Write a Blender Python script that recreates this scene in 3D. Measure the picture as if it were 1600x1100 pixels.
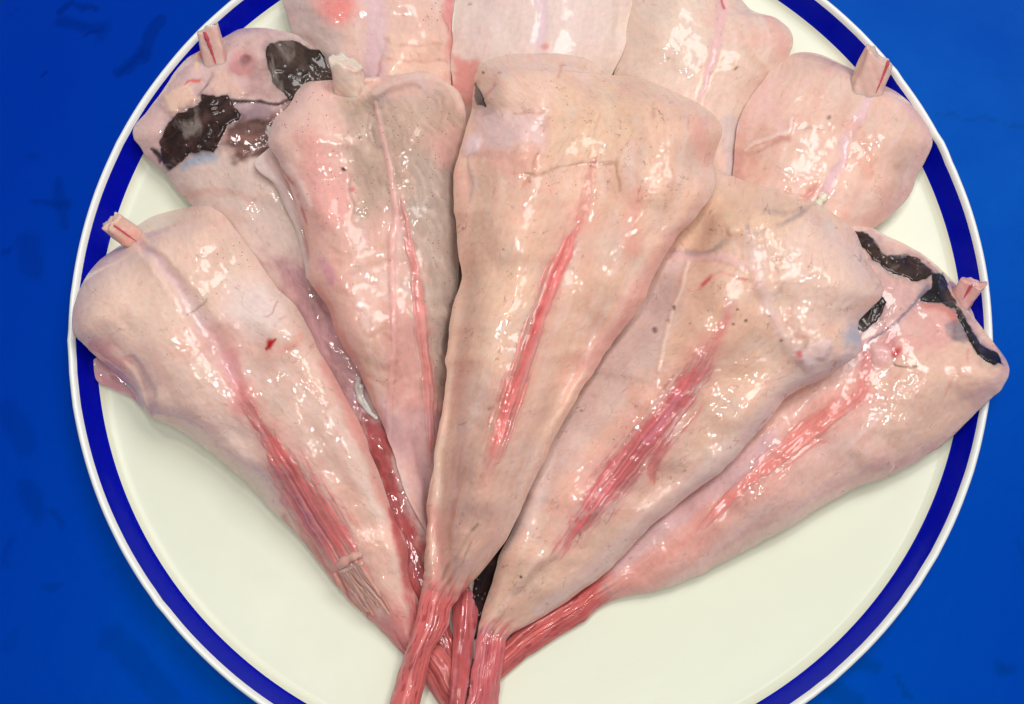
import bpy, math, random
import numpy as np
from mathutils import Vector, Matrix

for o in list(bpy.data.objects):
    bpy.data.objects.remove(o, do_unlink=True)
scene = bpy.context.scene
COL = scene.collection

# ------------------------------------------------------------------ camera
TILT = math.radians(13.3)
DIST = 0.4343
FPX = 2100.0                      # focal length in pixels of the 1600 px wide picture
RIM_Z = 0.012
TGT = np.array([-0.00596, -0.01485, RIM_Z])
CAM = TGT + np.array([0.0, -DIST * math.sin(TILT), DIST * math.cos(TILT)])
cam_d = bpy.data.cameras.new('camera')
cam_d.sensor_width = 36.0
cam_d.lens = 36.0 * FPX / 1600.0
cam_d.clip_start = 0.01
cam_d.clip_end = 50.0
cam = bpy.data.objects.new('camera', cam_d)
cam.location = CAM
cam.rotation_euler = (TILT, 0, 0)
COL.objects.link(cam)
scene.camera = cam

# ------------------------------------------------------------------ world and lamps (indoor ceiling lighting)
w = bpy.data.worlds.new('World')
scene.world = w
w.use_nodes = True
bg = w.node_tree.nodes['Background']
bg.inputs[0].default_value = (1.0, 1.0, 0.97, 1)
bg.inputs[1].default_value = 0.165


def lamp(name, loc, size, power, color, target=(0, 0, 0), size_y=None):
    d = bpy.data.lights.new(name, 'AREA')
    d.shape = 'RECTANGLE'
    d.size = size
    d.size_y = size_y or size
    d.energy = power
    d.color = color
    o = bpy.data.objects.new(name, d)
    o.location = loc
    dr = Vector(target) - Vector(loc)
    o.rotation_euler = dr.to_track_quat('-Z', 'Y').to_euler()
    COL.objects.link(o)
    return o


lamp('ceiling_panel', (0.60, 0.75, 1.7), 0.8, 17.0, (1.0, 0.99, 0.96))
for lx, ly in ((0.12, -0.42), (-0.42, -0.12), (0.52, -0.30), (-0.10, 0.50)):
    lamp('ceiling_spot', (lx, ly, 1.9), 0.17, 4.5, (1.0, 0.985, 0.94))

scene.view_settings.view_transform = 'Standard'
scene.view_settings.look = 'None'
scene.view_settings.gamma = 1.0
scene.view_settings.exposure = 0.04
scene.view_settings.use_curve_mapping = False
scene.render.engine = 'CYCLES'
scene.cycles.max_bounces = 5
scene.cycles.diffuse_bounces = 3
scene.cycles.glossy_bounces = 2
scene.cycles.transmission_bounces = 2
scene.render.resolution_x = 1024
scene.render.resolution_y = 704

# ------------------------------------------------------------------ helpers: picture point at a height -> place
CT, ST = math.cos(TILT), math.sin(TILT)


def place(px, py, z):
    """world points (n,3) of the points seen at px, py that lie at height z"""
    px = np.asarray(px, float); py = np.asarray(py, float); z = np.asarray(z, float)
    dx = (px - 800.0) / FPX
    dy = -(py - 550.0) / FPX
    wy = dy * CT + ST
    wz = dy * ST - CT
    k = (z - CAM[2]) / wz
    return np.stack([CAM[0] + dx * k, CAM[1] + wy * k, z + 0 * px], -1)


def to_px(p):
    d = np.asarray(p, float) - CAM
    yc = d[..., 1] * CT + d[..., 2] * ST
    zc = -d[..., 1] * ST + d[..., 2] * CT
    return 800 + FPX * d[..., 0] / -zc, 550 - FPX * yc / -zc


def lin(c):
    c = np.asarray(c, float) / 255.0
    return np.where(c <= 0.04045, c / 12.92, ((c + 0.055) / 1.055) ** 2.4)


_rng = np.random.RandomState(7)
LAT = _rng.rand(16, 256, 256)


def vnoise(x, y, seed=0):
    a = LAT[seed % 16]
    x = np.asarray(x, float) + seed * 17.31
    y = np.asarray(y, float) + seed * 9.77
    ix = np.floor(x).astype(int); iy = np.floor(y).astype(int)
    fx = x - ix; fy = y - iy
    fx = fx * fx * fx * (fx * (fx * 6 - 15) + 10)
    fy = fy * fy * fy * (fy * (fy * 6 - 15) + 10)
    x0 = ix & 255; x1 = (ix + 1) & 255; y0 = iy & 255; y1 = (iy + 1) & 255
    return ((a[x0, y0] * (1 - fx) + a[x1, y0] * fx) * (1 - fy)
            + (a[x0, y1] * (1 - fx) + a[x1, y1] * fx) * fy) * 2 - 1


def fbm(x, y, seed=0, octv=4, gain=0.5):
    r = 0; a = 1.0; t = 0
    for k in range(octv):
        r = r + a * vnoise(x * 2 ** k, y * 2 ** k, seed + k)
        t += a
        a *= gain
    return r / t * 1.6


def sstep(a, b, x):
    t = np.clip((x - a) / (b - a), 0, 1)
    return t * t * (3 - 2 * t)


def poly_dist(X, Y, pts):
    """distance, signed side offset and arc length along an open polyline, and its total length"""
    pts = np.asarray(pts, float)
    best = np.full(X.shape, 1e9); side = np.zeros(X.shape); arc = np.zeros(X.shape)
    s0 = 0.0
    for (ax, ay), (bx, by) in zip(pts[:-1], pts[1:]):
        ex, ey = bx - ax, by - ay
        L = math.hypot(ex, ey) + 1e-9
        t = ((X - ax) * ex + (Y - ay) * ey) / (L * L)
        tc = np.clip(t, 0, 1)
        qx = X - ax - tc * ex; qy = Y - ay - tc * ey
        d = np.sqrt(qx * qx + qy * qy)
        m = d < best
        best = np.where(m, d, best)
        side = np.where(m, (ex * qy - ey * qx) / L, side)
        arc = np.where(m, s0 + tc * L, arc)
        s0 += L
    return best, side, arc, s0


def poly_sd(X, Y, pts):
    """signed distance to a closed polygon, positive inside"""
    p = np.asarray(list(pts) + [pts[0]], float)
    d = poly_dist(X, Y, p)[0]
    ins = np.zeros(X.shape, bool)
    for (ax, ay), (bx, by) in zip(p[:-1], p[1:]):
        if ay == by:
            continue
        c = ((ay > Y) != (by > Y)) & (X < (bx - ax) * (Y - ay) / (by - ay) + ax)
        ins ^= c
    return np.where(ins, d, -d)


def spline(P, n_per=24):
    P = np.asarray(P, float)
    A = np.vstack([2 * P[0] - P[1], P, 2 * P[-1] - P[-2]])
    out = []
    for i in range(1, len(A) - 2):
        p0, p1, p2, p3 = A[i - 1], A[i], A[i + 1], A[i + 2]
        t = np.linspace(0, 1, n_per, endpoint=False)[:, None]
        out.append(0.5 * ((2 * p1) + (-p0 + p2) * t + (2 * p0 - 5 * p1 + 4 * p2 - p3) * t ** 2
                          + (-p0 + 3 * p1 - 3 * p2 + p3) * t ** 3))
    out.append(P[-1:])
    return np.vstack(out)


# ------------------------------------------------------------------ height map of everything laid down so far
HX0, HY0, HC = -200.0, -300.0, 4.0
HW, HH = 500, 420
gx = HX0 + (np.arange(HW) + 0.5) * HC
gy = HY0 + (np.arange(HH) + 0.5) * HC
GX, GY = np.meshgrid(gx, gy)


def gauss(a, s):
    if s <= 0:
        return a
    r = int(3 * s) + 1
    k = np.exp(-0.5 * (np.arange(-r, r + 1) / s) ** 2); k /= k.sum()
    ap = np.pad(a, r, mode='edge')
    ap = np.apply_along_axis(lambda m: np.convolve(m, k, 'valid'), 0, ap)
    return np.apply_along_axis(lambda m: np.convolve(m, k, 'valid'), 1, ap)


def hsample(a, X, Y):
    x = np.clip((X - HX0) / HC - 0.5, 0, HW - 1.001)
    y = np.clip((Y - HY0) / HC - 0.5, 0, HH - 1.001)
    ix = x.astype(int); iy = y.astype(int)
    fx = x - ix; fy = y - iy
    return ((a[iy, ix] * (1 - fx) + a[iy, ix + 1] * fx) * (1 - fy)
            + (a[iy + 1, ix] * (1 - fx) + a[iy + 1, ix + 1] * fx) * fy)


# plate profile: radius, height of the upper face
PLATE = [(0.0, 0.0030), (0.09, 0.0030), (0.1150, 0.0030), (0.1290, 0.0030), (0.1385, 0.0031), (0.1412, 0.0036), (0.1430, 0.0049), (0.1450, 0.0075), (0.1476, 0.0116)]
LIP = [(0.1476, 0.0116), (0.1482, 0.01255), (0.1490, 0.0130), (0.1497, 0.0128), (0.1501, 0.0121), (0.1500, 0.0112),
       (0.1494, 0.0107)]
UNDER = [(0.1494, 0.0107), (0.1468, 0.0068), (0.1445, 0.0036), (0.1425, 0.0020), (0.1390, 0.0012), (0.1320, 0.0008), (0.1250, 0.0006), (0.0, 0.0006)]
BAND_R = 0.1430

wp = place(GX.ravel(), GY.ravel(), np.full(GX.size, 0.009)).reshape(HH, HW, 3)
rad = np.hypot(wp[..., 0], wp[..., 1])
HM = np.interp(rad, [p[0] for p in PLATE] + [0.150, 0.155, 0.175, 0.2], [p[1] for p in PLATE] + [0.0128, 0.0122, 0.006, 0.0])

# ------------------------------------------------------------------ materials


def new_mat(name):
    m = bpy.data.materials.new(name)
    m.use_nodes = True
    nt = m.node_tree
    return m, nt, nt.nodes['Principled BSDF']


def N(nt, t, **kw):
    n = nt.nodes.new(t)
    for k, v in kw.items():
        setattr(n, k, v)
    return n


def math_node(nt, op, a, b=None, c=None, clamp=False):
    n = N(nt, 'ShaderNodeMath', operation=op, use_clamp=clamp)
    for i, v in enumerate((a, b, c)):
        if v is None:
            continue
        if isinstance(v, (int, float)):
            n.inputs[i].default_value = v
        else:
            nt.links.new(v, n.inputs[i])
    return n.outputs[0]


def noise(nt, vec, scale, detail=3, rough=0.5, dist=0.0):
    n = N(nt, 'ShaderNodeTexNoise')
    n.inputs['Scale'].default_value = scale
    n.inputs['Detail'].default_value = detail
    n.inputs['Roughness'].default_value = rough
    n.inputs['Distortion'].default_value = dist
    nt.links.new(vec, n.inputs['Vector'])
    return n.outputs['Fac']


def vscale(nt, vec, s):
    n = N(nt, 'ShaderNodeVectorMath', operation='MULTIPLY')
    nt.links.new(vec, n.inputs[0])
    n.inputs[1].default_value = s
    return n.outputs[0]


def mixc(nt, fac, a, b, mode='MIX'):
    n = N(nt, 'ShaderNodeMix', data_type='RGBA', blend_type=mode)
    for s, v in ((0, fac), (6, a), (7, b)):
        if isinstance(v, (int, float)):
            n.inputs[s].default_value = v
        elif isinstance(v, tuple):
            n.inputs[s].default_value = v
        else:
            nt.links.new(v, n.inputs[s])
    return n.outputs[2]


def flesh_material(name, sss=0.65, coat=1.0, bump=0.155, rough=0.42, stretch=(0.35, 1, 1), fine=1.0):
    """wet flesh: the colour is in the attribute tint, marks (specks, veins, wetness) in the attribute marks,
    position along and across the piece in mm in the attribute flow"""
    m, nt, b = new_mat(name)
    tint = N(nt, 'ShaderNodeAttribute', attribute_name='tint').outputs['Color']
    mk = N(nt, 'ShaderNodeAttribute', attribute_name='marks').outputs['Color']
    flow = N(nt, 'ShaderNodeAttribute', attribute_name='flow').outputs['Vector']
    sep = N(nt, 'ShaderNodeSeparateColor')
    nt.links.new(mk, sep.inputs[0])
    speck, vein, wet = sep.outputs
    # fine mottling of the flesh
    mot = noise(nt, flow, 0.55, 5, 0.6)
    fac = math_node(nt, 'MULTIPLY', math_node(nt, 'SUBTRACT', mot, 0.5), 0.34)
    gain = math_node(nt, 'ADD', fac, 1.0)
    cc = N(nt, 'ShaderNodeVectorMath', operation='SCALE')
    nt.links.new(tint, cc.inputs[0]); nt.links.new(gain, cc.inputs[3])
    c = cc.outputs[0]
    gr = noise(nt, vscale(nt, flow, (0.22, 1, 1)), 0.9, 4, 0.6, 0.8)
    gg = math_node(nt, 'ADD', math_node(nt, 'MULTIPLY', math_node(nt, 'SUBTRACT', gr, 0.5), 0.14), 1.0)
    cg = N(nt, 'ShaderNodeVectorMath', operation='SCALE')
    nt.links.new(c, cg.inputs[0]); nt.links.new(gg, cg.inputs[3])
    c = cg.outputs[0]
    fm = noise(nt, vscale(nt, flow, (0.5, 1, 1)), 0.13, 5, 0.62, 0.7)
    fm = math_node(nt, 'MULTIPLY', math_node(nt, 'MULTIPLY', math_node(nt, 'SUBTRACT', fm, 0.55), 7.0, clamp=True), math_node(nt, 'MULTIPLY', vein, 0.5))
    c = mixc(nt, fm, c, (0.74, 0.62, 0.56, 1))
    # pigment specks
    vo = N(nt, 'ShaderNodeTexVoronoi')
    vo.inputs['Scale'].default_value = 1.15
    nt.links.new(flow, vo.inputs['Vector'])
    rnd = N(nt, 'ShaderNodeSeparateColor'); nt.links.new(vo.outputs['Color'], rnd.inputs[0])
    rad_ = math_node(nt, 'MULTIPLY', math_node(nt, 'POWER', rnd.outputs[0], 2.0), 0.26)
    dot = math_node(nt, 'LESS_THAN', vo.outputs['Distance'], rad_)
    on = math_node(nt, 'LESS_THAN', rnd.outputs[1], speck)
    f = math_node(nt, 'MULTIPLY', math_node(nt, 'MULTIPLY', dot, on), 0.72)
    c = mixc(nt, f, c, (0.07, 0.045, 0.03, 1))
    # hair-thin vessels: narrow zero crossings of a warped noise, only in places
    n1 = noise(nt, vscale(nt, flow, (0.6, 1, 1)), 0.16, 4, 0.62, 0.6)
    line = math_node(nt, 'SUBTRACT', 1.0, math_node(nt, 'MULTIPLY', math_node(nt, 'ABSOLUTE', math_node(nt, 'SUBTRACT', n1, 0.5)), 85.0), clamp=True)
    n2 = noise(nt, flow, 0.22, 3, 0.6)
    gate = math_node(nt, 'MULTIPLY', math_node(nt, 'SUBTRACT', n2, 0.50), 8.0, clamp=True)
    n3 = noise(nt, flow, 0.34, 3, 0.6, 0.9)
    line3 = math_node(nt, 'SUBTRACT', 1.0, math_node(nt, 'MULTIPLY', math_node(nt, 'ABSOLUTE', math_node(nt, 'SUBTRACT', n3, 0.5)), 60.0), clamp=True)
    gate3 = math_node(nt, 'MULTIPLY', math_node(nt, 'SUBTRACT', noise(nt, flow, 0.30, 2, 0.5), 0.57), 9.0, clamp=True)
    f3 = math_node(nt, 'MULTIPLY', math_node(nt, 'MULTIPLY', line3, gate3), math_node(nt, 'MULTIPLY', vein, 0.55))
    c = mixc(nt, f3, c, (0.20, 0.10, 0.07, 1))
    f = math_node(nt, 'MULTIPLY', math_node(nt, 'MULTIPLY', line, gate), math_node(nt, 'MULTIPLY', vein, 0.8))
    c = mixc(nt, f, c, (0.26, 0.07, 0.055, 1))
    nt.links.new(c, b.inputs['Base Color'])
    # wet, slightly wrinkled film
    hi = noise(nt, vscale(nt, flow, stretch), 0.5, 2, 0.45, 1.2)
    hf = noise(nt, vscale(nt, flow, stretch), 1.9, 2, 0.5)
    hs = math_node(nt, 'ADD', hi, math_node(nt, 'MULTIPLY', hf, 0.28 * fine))
    gate2 = math_node(nt, 'MULTIPLY', math_node(nt, 'SUBTRACT', noise(nt, vscale(nt, flow, (0.6, 1, 1)), 0.10, 3, 0.6, 0.8), 0.515), 8.0, clamp=True)
    hs = math_node(nt, 'MULTIPLY', hs, math_node(nt, 'ADD', math_node(nt, 'MULTIPLY', math_node(nt, 'MULTIPLY', wet, gate2), 1.7), 0.12))
    bm = N(nt, 'ShaderNodeBump')
    bm.inputs['Strength'].default_value = 1.0
    bm.inputs['Distance'].default_value = 0.0011 * bump
    nt.links.new(hs, bm.inputs['Height'])
    nt.links.new(bm.outputs[0], b.inputs['Coat Normal'])
    bm2 = N(nt, 'ShaderNodeBump')
    bm2.inputs['Strength'].default_value = 0.3
    bm2.inputs['Distance'].default_value = 0.0011 * bump
    nt.links.new(hs, bm2.inputs['Height'])
    nt.links.new(bm2.outputs[0], b.inputs['Normal'])
    b.inputs['Roughness'].default_value = rough
    b.inputs['Specular IOR Level'].default_value = 0.15
    nt.links.new(math_node(nt, 'MULTIPLY', math_node(nt, 'ADD', math_node(nt, 'MULTIPLY', wet, 0.6), 0.4), coat), b.inputs['Coat Weight'])
    b.inputs['Coat Roughness'].default_value = 0.02
    b.inputs['Coat IOR'].default_value = 1.5
    b.inputs['Subsurface Weight'].default_value = sss
    b.inputs['Subsurface Radius'].default_value = (1.0, 0.42, 0.26)
    b.inputs['Subsurface Scale'].default_value = 0.0042
    return m


M = {}
M['flesh'] = flesh_material('wet_flesh')
M['red'] = flesh_material('red_muscle_flesh', sss=0.0, bump=0.14, stretch=(0.12, 1, 1))
M['stem'] = flesh_material('red_stem_flesh', sss=0.4, bump=0.12, stretch=(0.12, 1, 1))
M['membrane'] = flesh_material('black_membrane_film', sss=0.0, bump=0.07, rough=0.35, coat=1.0)
M['bone'] = flesh_material('pink_cartilage', sss=0.6, bump=0.1, coat=0.7, rough=0.5, stretch=(1, 1, 1))


def enamel(name, col, rough=0.12, vary=0.06):
    m, nt, b = new_mat(name)
    tc = N(nt, 'ShaderNodeTexCoord').outputs['Object']
    n = noise(nt, tc, 40, 4, 0.6)
    c = mixc(nt, math_node(nt, 'MULTIPLY', n, vary), tuple(col) + (1,), tuple(x * 0.6 for x in col) + (1,))
    # tiny dark specks and chips
    vo = N(nt, 'ShaderNodeTexVoronoi'); vo.inputs['Scale'].default_value = 95
    nt.links.new(tc, vo.inputs['Vector'])
    rs = N(nt, 'ShaderNodeSeparateColor'); nt.links.new(vo.outputs['Color'], rs.inputs[0])
    dot = math_node(nt, 'MULTIPLY', math_node(nt, 'LESS_THAN', vo.outputs['Distance'], math_node(nt, 'MULTIPLY', rs.outputs[1], 0.05)),
                    math_node(nt, 'GREATER_THAN', rs.outputs[0], 0.9))
    c = mixc(nt, math_node(nt, 'MULTIPLY', dot, 0.5), c, (0.12, 0.1, 0.06, 1))
    nt.links.new(c, b.inputs['Base Color'])
    r = math_node(nt, 'ADD', math_node(nt, 'MULTIPLY', noise(nt, tc, 60, 4, 0.6), 0.12), rough)
    nt.links.new(r, b.inputs['Roughness'])
    bm = N(nt, 'ShaderNodeBump'); bm.inputs['Strength'].default_value = 0.2; bm.inputs['Distance'].default_value = 0.001
    nt.links.new(noise(nt, tc, 70, 3, 0.5), bm.inputs['Height'])
    nt.links.new(bm.outputs[0], b.inputs['Normal'])
    return m, b


M['plate_white'], _b = enamel('cream_white_enamel', (0.78, 0.80, 0.65), 0.25)
_b.inputs['Specular IOR Level'].default_value = 0.35
M['plate_blue'], _b = enamel('cobalt_blue_enamel', (0.001, 0.004, 0.42), 0.10, 0.3)
_b.inputs['Specular Tint'].default_value = (0.06, 0.16, 1.0, 1)
M['plate_lip'], _b = enamel('white_enamel_lip', (0.86, 0.88, 0.86), 0.2)

m, nt, b = new_mat('blue_plastic_board')
tc = N(nt, 'ShaderNodeTexCoord').outputs['Object']
sm = N(nt, 'ShaderNodeAttribute', attribute_name='tint').outputs['Color']
n = noise(nt, tc, 9, 5, 0.6)
c = mixc(nt, math_node(nt, 'MULTIPLY', math_node(nt, 'SUBTRACT', n, 0.35), 0.5, clamp=True), sm, (0.0, 0.02, 0.34, 1))
nt.links.new(c, b.inputs['Base Color'])
rr = math_node(nt, 'ADD', math_node(nt, 'MULTIPLY', noise(nt, tc, 14, 5, 0.65), 0.25), 0.28)
nt.links.new(rr, b.inputs['Roughness'])
b.inputs['Specular Tint'].default_value = (0.0, 0.45, 1.0, 1)
b.inputs['Specular IOR Level'].default_value = 0.5
bm = N(nt, 'ShaderNodeBump'); bm.inputs['Strength'].default_value = 0.10; bm.inputs['Distance'].default_value = 0.001
nt.links.new(noise(nt, tc, 90, 3, 0.6), bm.inputs['Height'])
nt.links.new(bm.outputs[0], b.inputs['Normal'])
M['board'] = m

# ------------------------------------------------------------------ mesh helpers


def mesh_obj(name, V, F, mat, parent=None, tint=None, marks=None, flow=None, origin=(0, 0, 0), smooth=True, kind=None):
    V = np.asarray(V, float) - np.asarray(origin, float)
    me = bpy.data.meshes.new(name)
    F = np.asarray(F, dtype=np.int32)
    k = F.shape[1]
    me.vertices.add(len(V)); me.vertices.foreach_set('co', V.astype(np.float32).ravel())
    me.loops.add(F.size); me.loops.foreach_set('vertex_index', F.ravel())
    me.polygons.add(len(F))
    me.polygons.foreach_set('loop_start', np.arange(0, F.size, k, dtype=np.int32))
    me.polygons.foreach_set('use_smooth', np.full(len(F), smooth))
    me.update(calc_edges=True)
    for nm, arr in (('tint', tint), ('marks', marks)):
        if arr is not None:
            a = me.attributes.new(nm, 'FLOAT_COLOR', 'POINT')
            full = np.ones((len(V), 4), np.float32); full[:, :3] = arr
            a.data.foreach_set('color', full.ravel())
    if flow is not None:
        a = me.attributes.new('flow', 'FLOAT_VECTOR', 'POINT')
        a.data.foreach_set('vector', np.asarray(flow, np.float32).ravel())
    me.materials.append(mat)
    o = bpy.data.objects.new(name, me)
    COL.objects.link(o)
    if parent is not None:
        o.parent = parent
    if kind:
        o['kind'] = kind
    return o


def grid_faces(nr, nc, wrap=False, base=0):
    r = np.arange(nr - 1)[:, None]
    c = np.arange(nc if wrap else nc - 1)[None, :]
    c2 = (c + 1) % nc
    a = r * nc + c; b_ = r * nc + c2; d = (r + 1) * nc + c2; e = (r + 1) * nc + c
    return np.stack([a, b_, d, e], -1).reshape(-1, 4) + base


def tag(o, label, cat, group=None):
    o['label'] = label; o['category'] = cat
    if group:
        o['group'] = group


# ------------------------------------------------------------------ blue board
def paint_table(X, Y):
    base = np.zeros(X.shape + (3,)) + np.array([0.0, 0.021, 0.355])
    rs = np.random.RandomState(3)
    dk = np.array([0.0, 0.006, 0.20])

    def smear(pts, wd, al, soft=0.5):
        nonlocal base
        jx = X + 6 * fbm(X / 25, Y / 25, 3); jy = Y + 6 * fbm(X / 25, Y / 25, 5)
        d = poly_dist(jx, jy, pts)[0]
        mk = (1 - sstep(wd * (1 - soft), wd, d))[..., None] * min(1, al * 1.5)
        base = base * (1 - mk) + dk * mk
    smear([(250, 30), (225, 80), (185, 115)], 12, .45)
    smear([(228, 75), (184, 117)], 4, .6)
    smear([(100, 35), (135, 40), (152, 42)], 13, .4)
    smear([(130, 56), (152, 45)], 4, .6)
    smear([(60, 117), (70, 113)], 2.5, .6)
    smear([(95, 20), (110, 5), (150, 10)], 6, .5)
    smear([(55, 315), (110, 318)], 7, .4)
    smear([(92, 285), (100, 345)], 12, .35)
    smear([(45, 380), (50, 420)], 25, .3)
    smear([(0, 390), (12, 386)], 6, .4)
    smear([(40, 760), (60, 800)], 22, .3)
    smear([(85, 800), (100, 820)], 8, .35)
    smear([(10, 640), (40, 690)], 26, .25)
    smear([(70, 920), (90, 915)], 10, .3)
    smear([(180, 1000), (260, 1085)], 30, .3)
    smear([(1460, 178), (1500, 183), (1560, 190), (1610, 202)], 3, .45)
    smear([(1340, 1035), (1370, 1045)], 14, .45)
    smear([(1400, 1060), (1425, 1090)], 7, .5)
    smear([(1300, 1080), (1330, 1095)], 22, .45)
    smear([(1555, 1042), (1580, 1050)], 9, .4)
    smear([(1565, 1040), (1572, 1046), (1578, 1040)], 2.5, .5)
    for _ in range(60):
        x, y = rs.uniform(-50, 1650), rs.uniform(-50, 1150)
        a = rs.uniform(0, math.pi); L = rs.uniform(5, 50)
        smear([(x, y), (x + L * math.cos(a), y + L * math.sin(a))], rs.uniform(2, 14), rs.uniform(.08, .25), .8)
    return base


ax = np.linspace(-0.26, 0.26, 440); ay = np.linspace(-0.22, 0.22, 372)
AX = np.concatenate([[-0.6], ax, [0.6]]); AY = np.concatenate([[-0.5], ay, [0.5]])
TX, TY = np.meshgrid(AX, AY)
Vt = np.stack([TX.ravel(), TY.ravel(), 0 * TX.ravel()], -1)
pxx, pyy = to_px(Vt)
table = mesh_obj('table_top', Vt, grid_faces(len(AY), len(AX)), M['board'], tint=paint_table(pxx, pyy), kind='structure')

# ------------------------------------------------------------------ plate
plate = bpy.data.objects.new('enamel_plate', None); COL.objects.link(plate)
tag(plate, 'round cream enamel plate with a cobalt blue rim band under the fish', 'plate')


def lathe(name, prof, mat, parent, seg=256, wob=0.0):
    prof = np.asarray(prof)
    a = np.linspace(0, 2 * np.pi, seg, endpoint=False)
    R = prof[:, 0][:, None] + 0 * a[None]
    if wob:
        R = R + wob * (vnoise(np.cos(a) * 9 + 20, np.sin(a) * 9 + 20, 4))[None] + wob * (np.abs(vnoise(np.cos(a) * 40 + 60, np.sin(a) * 40 + 60, 6)) ** 6)[None] * 6
    V = np.stack([R * np.cos(a), R * np.sin(a), prof[:, 1][:, None] + 0 * R], -1).reshape(-1, 3)
    return mesh_obj(name, V, grid_faces(len(prof), seg, True), mat, parent)


def dense(prof, n=6):
    return spline(np.asarray(prof), n)


pr = dense(PLATE)
lathe('well', np.vstack([[[1e-5, 0.003]], pr[(pr[:, 0] > 0.002) & (pr[:, 0] <= BAND_R)]]), M['plate_white'], plate)
i0 = np.argmax(pr[:, 0] > BAND_R) - 1
lathe('blue_band', pr[i0:], M['plate_blue'], plate)
lathe('lip', dense(LIP), M['plate_lip'], plate, wob=0.00007)
lathe('underside', UNDER[:-1] + [(1e-5, 0.0006)], M['plate_lip'], plate)

# ------------------------------------------------------------------ fish builder
CREAM = (228, 197, 165); PINK = (226, 168, 150); PALE = (223, 209, 187); FASC = (208, 188, 183)
RED = (196, 80, 78); DRED = (150, 44, 48); OLIVE = (188, 170, 142); BLK = (46, 34, 34); STEM = (196, 108, 100)
MM = 0.0002077                                       # metres per picture pixel on the plate


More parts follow.
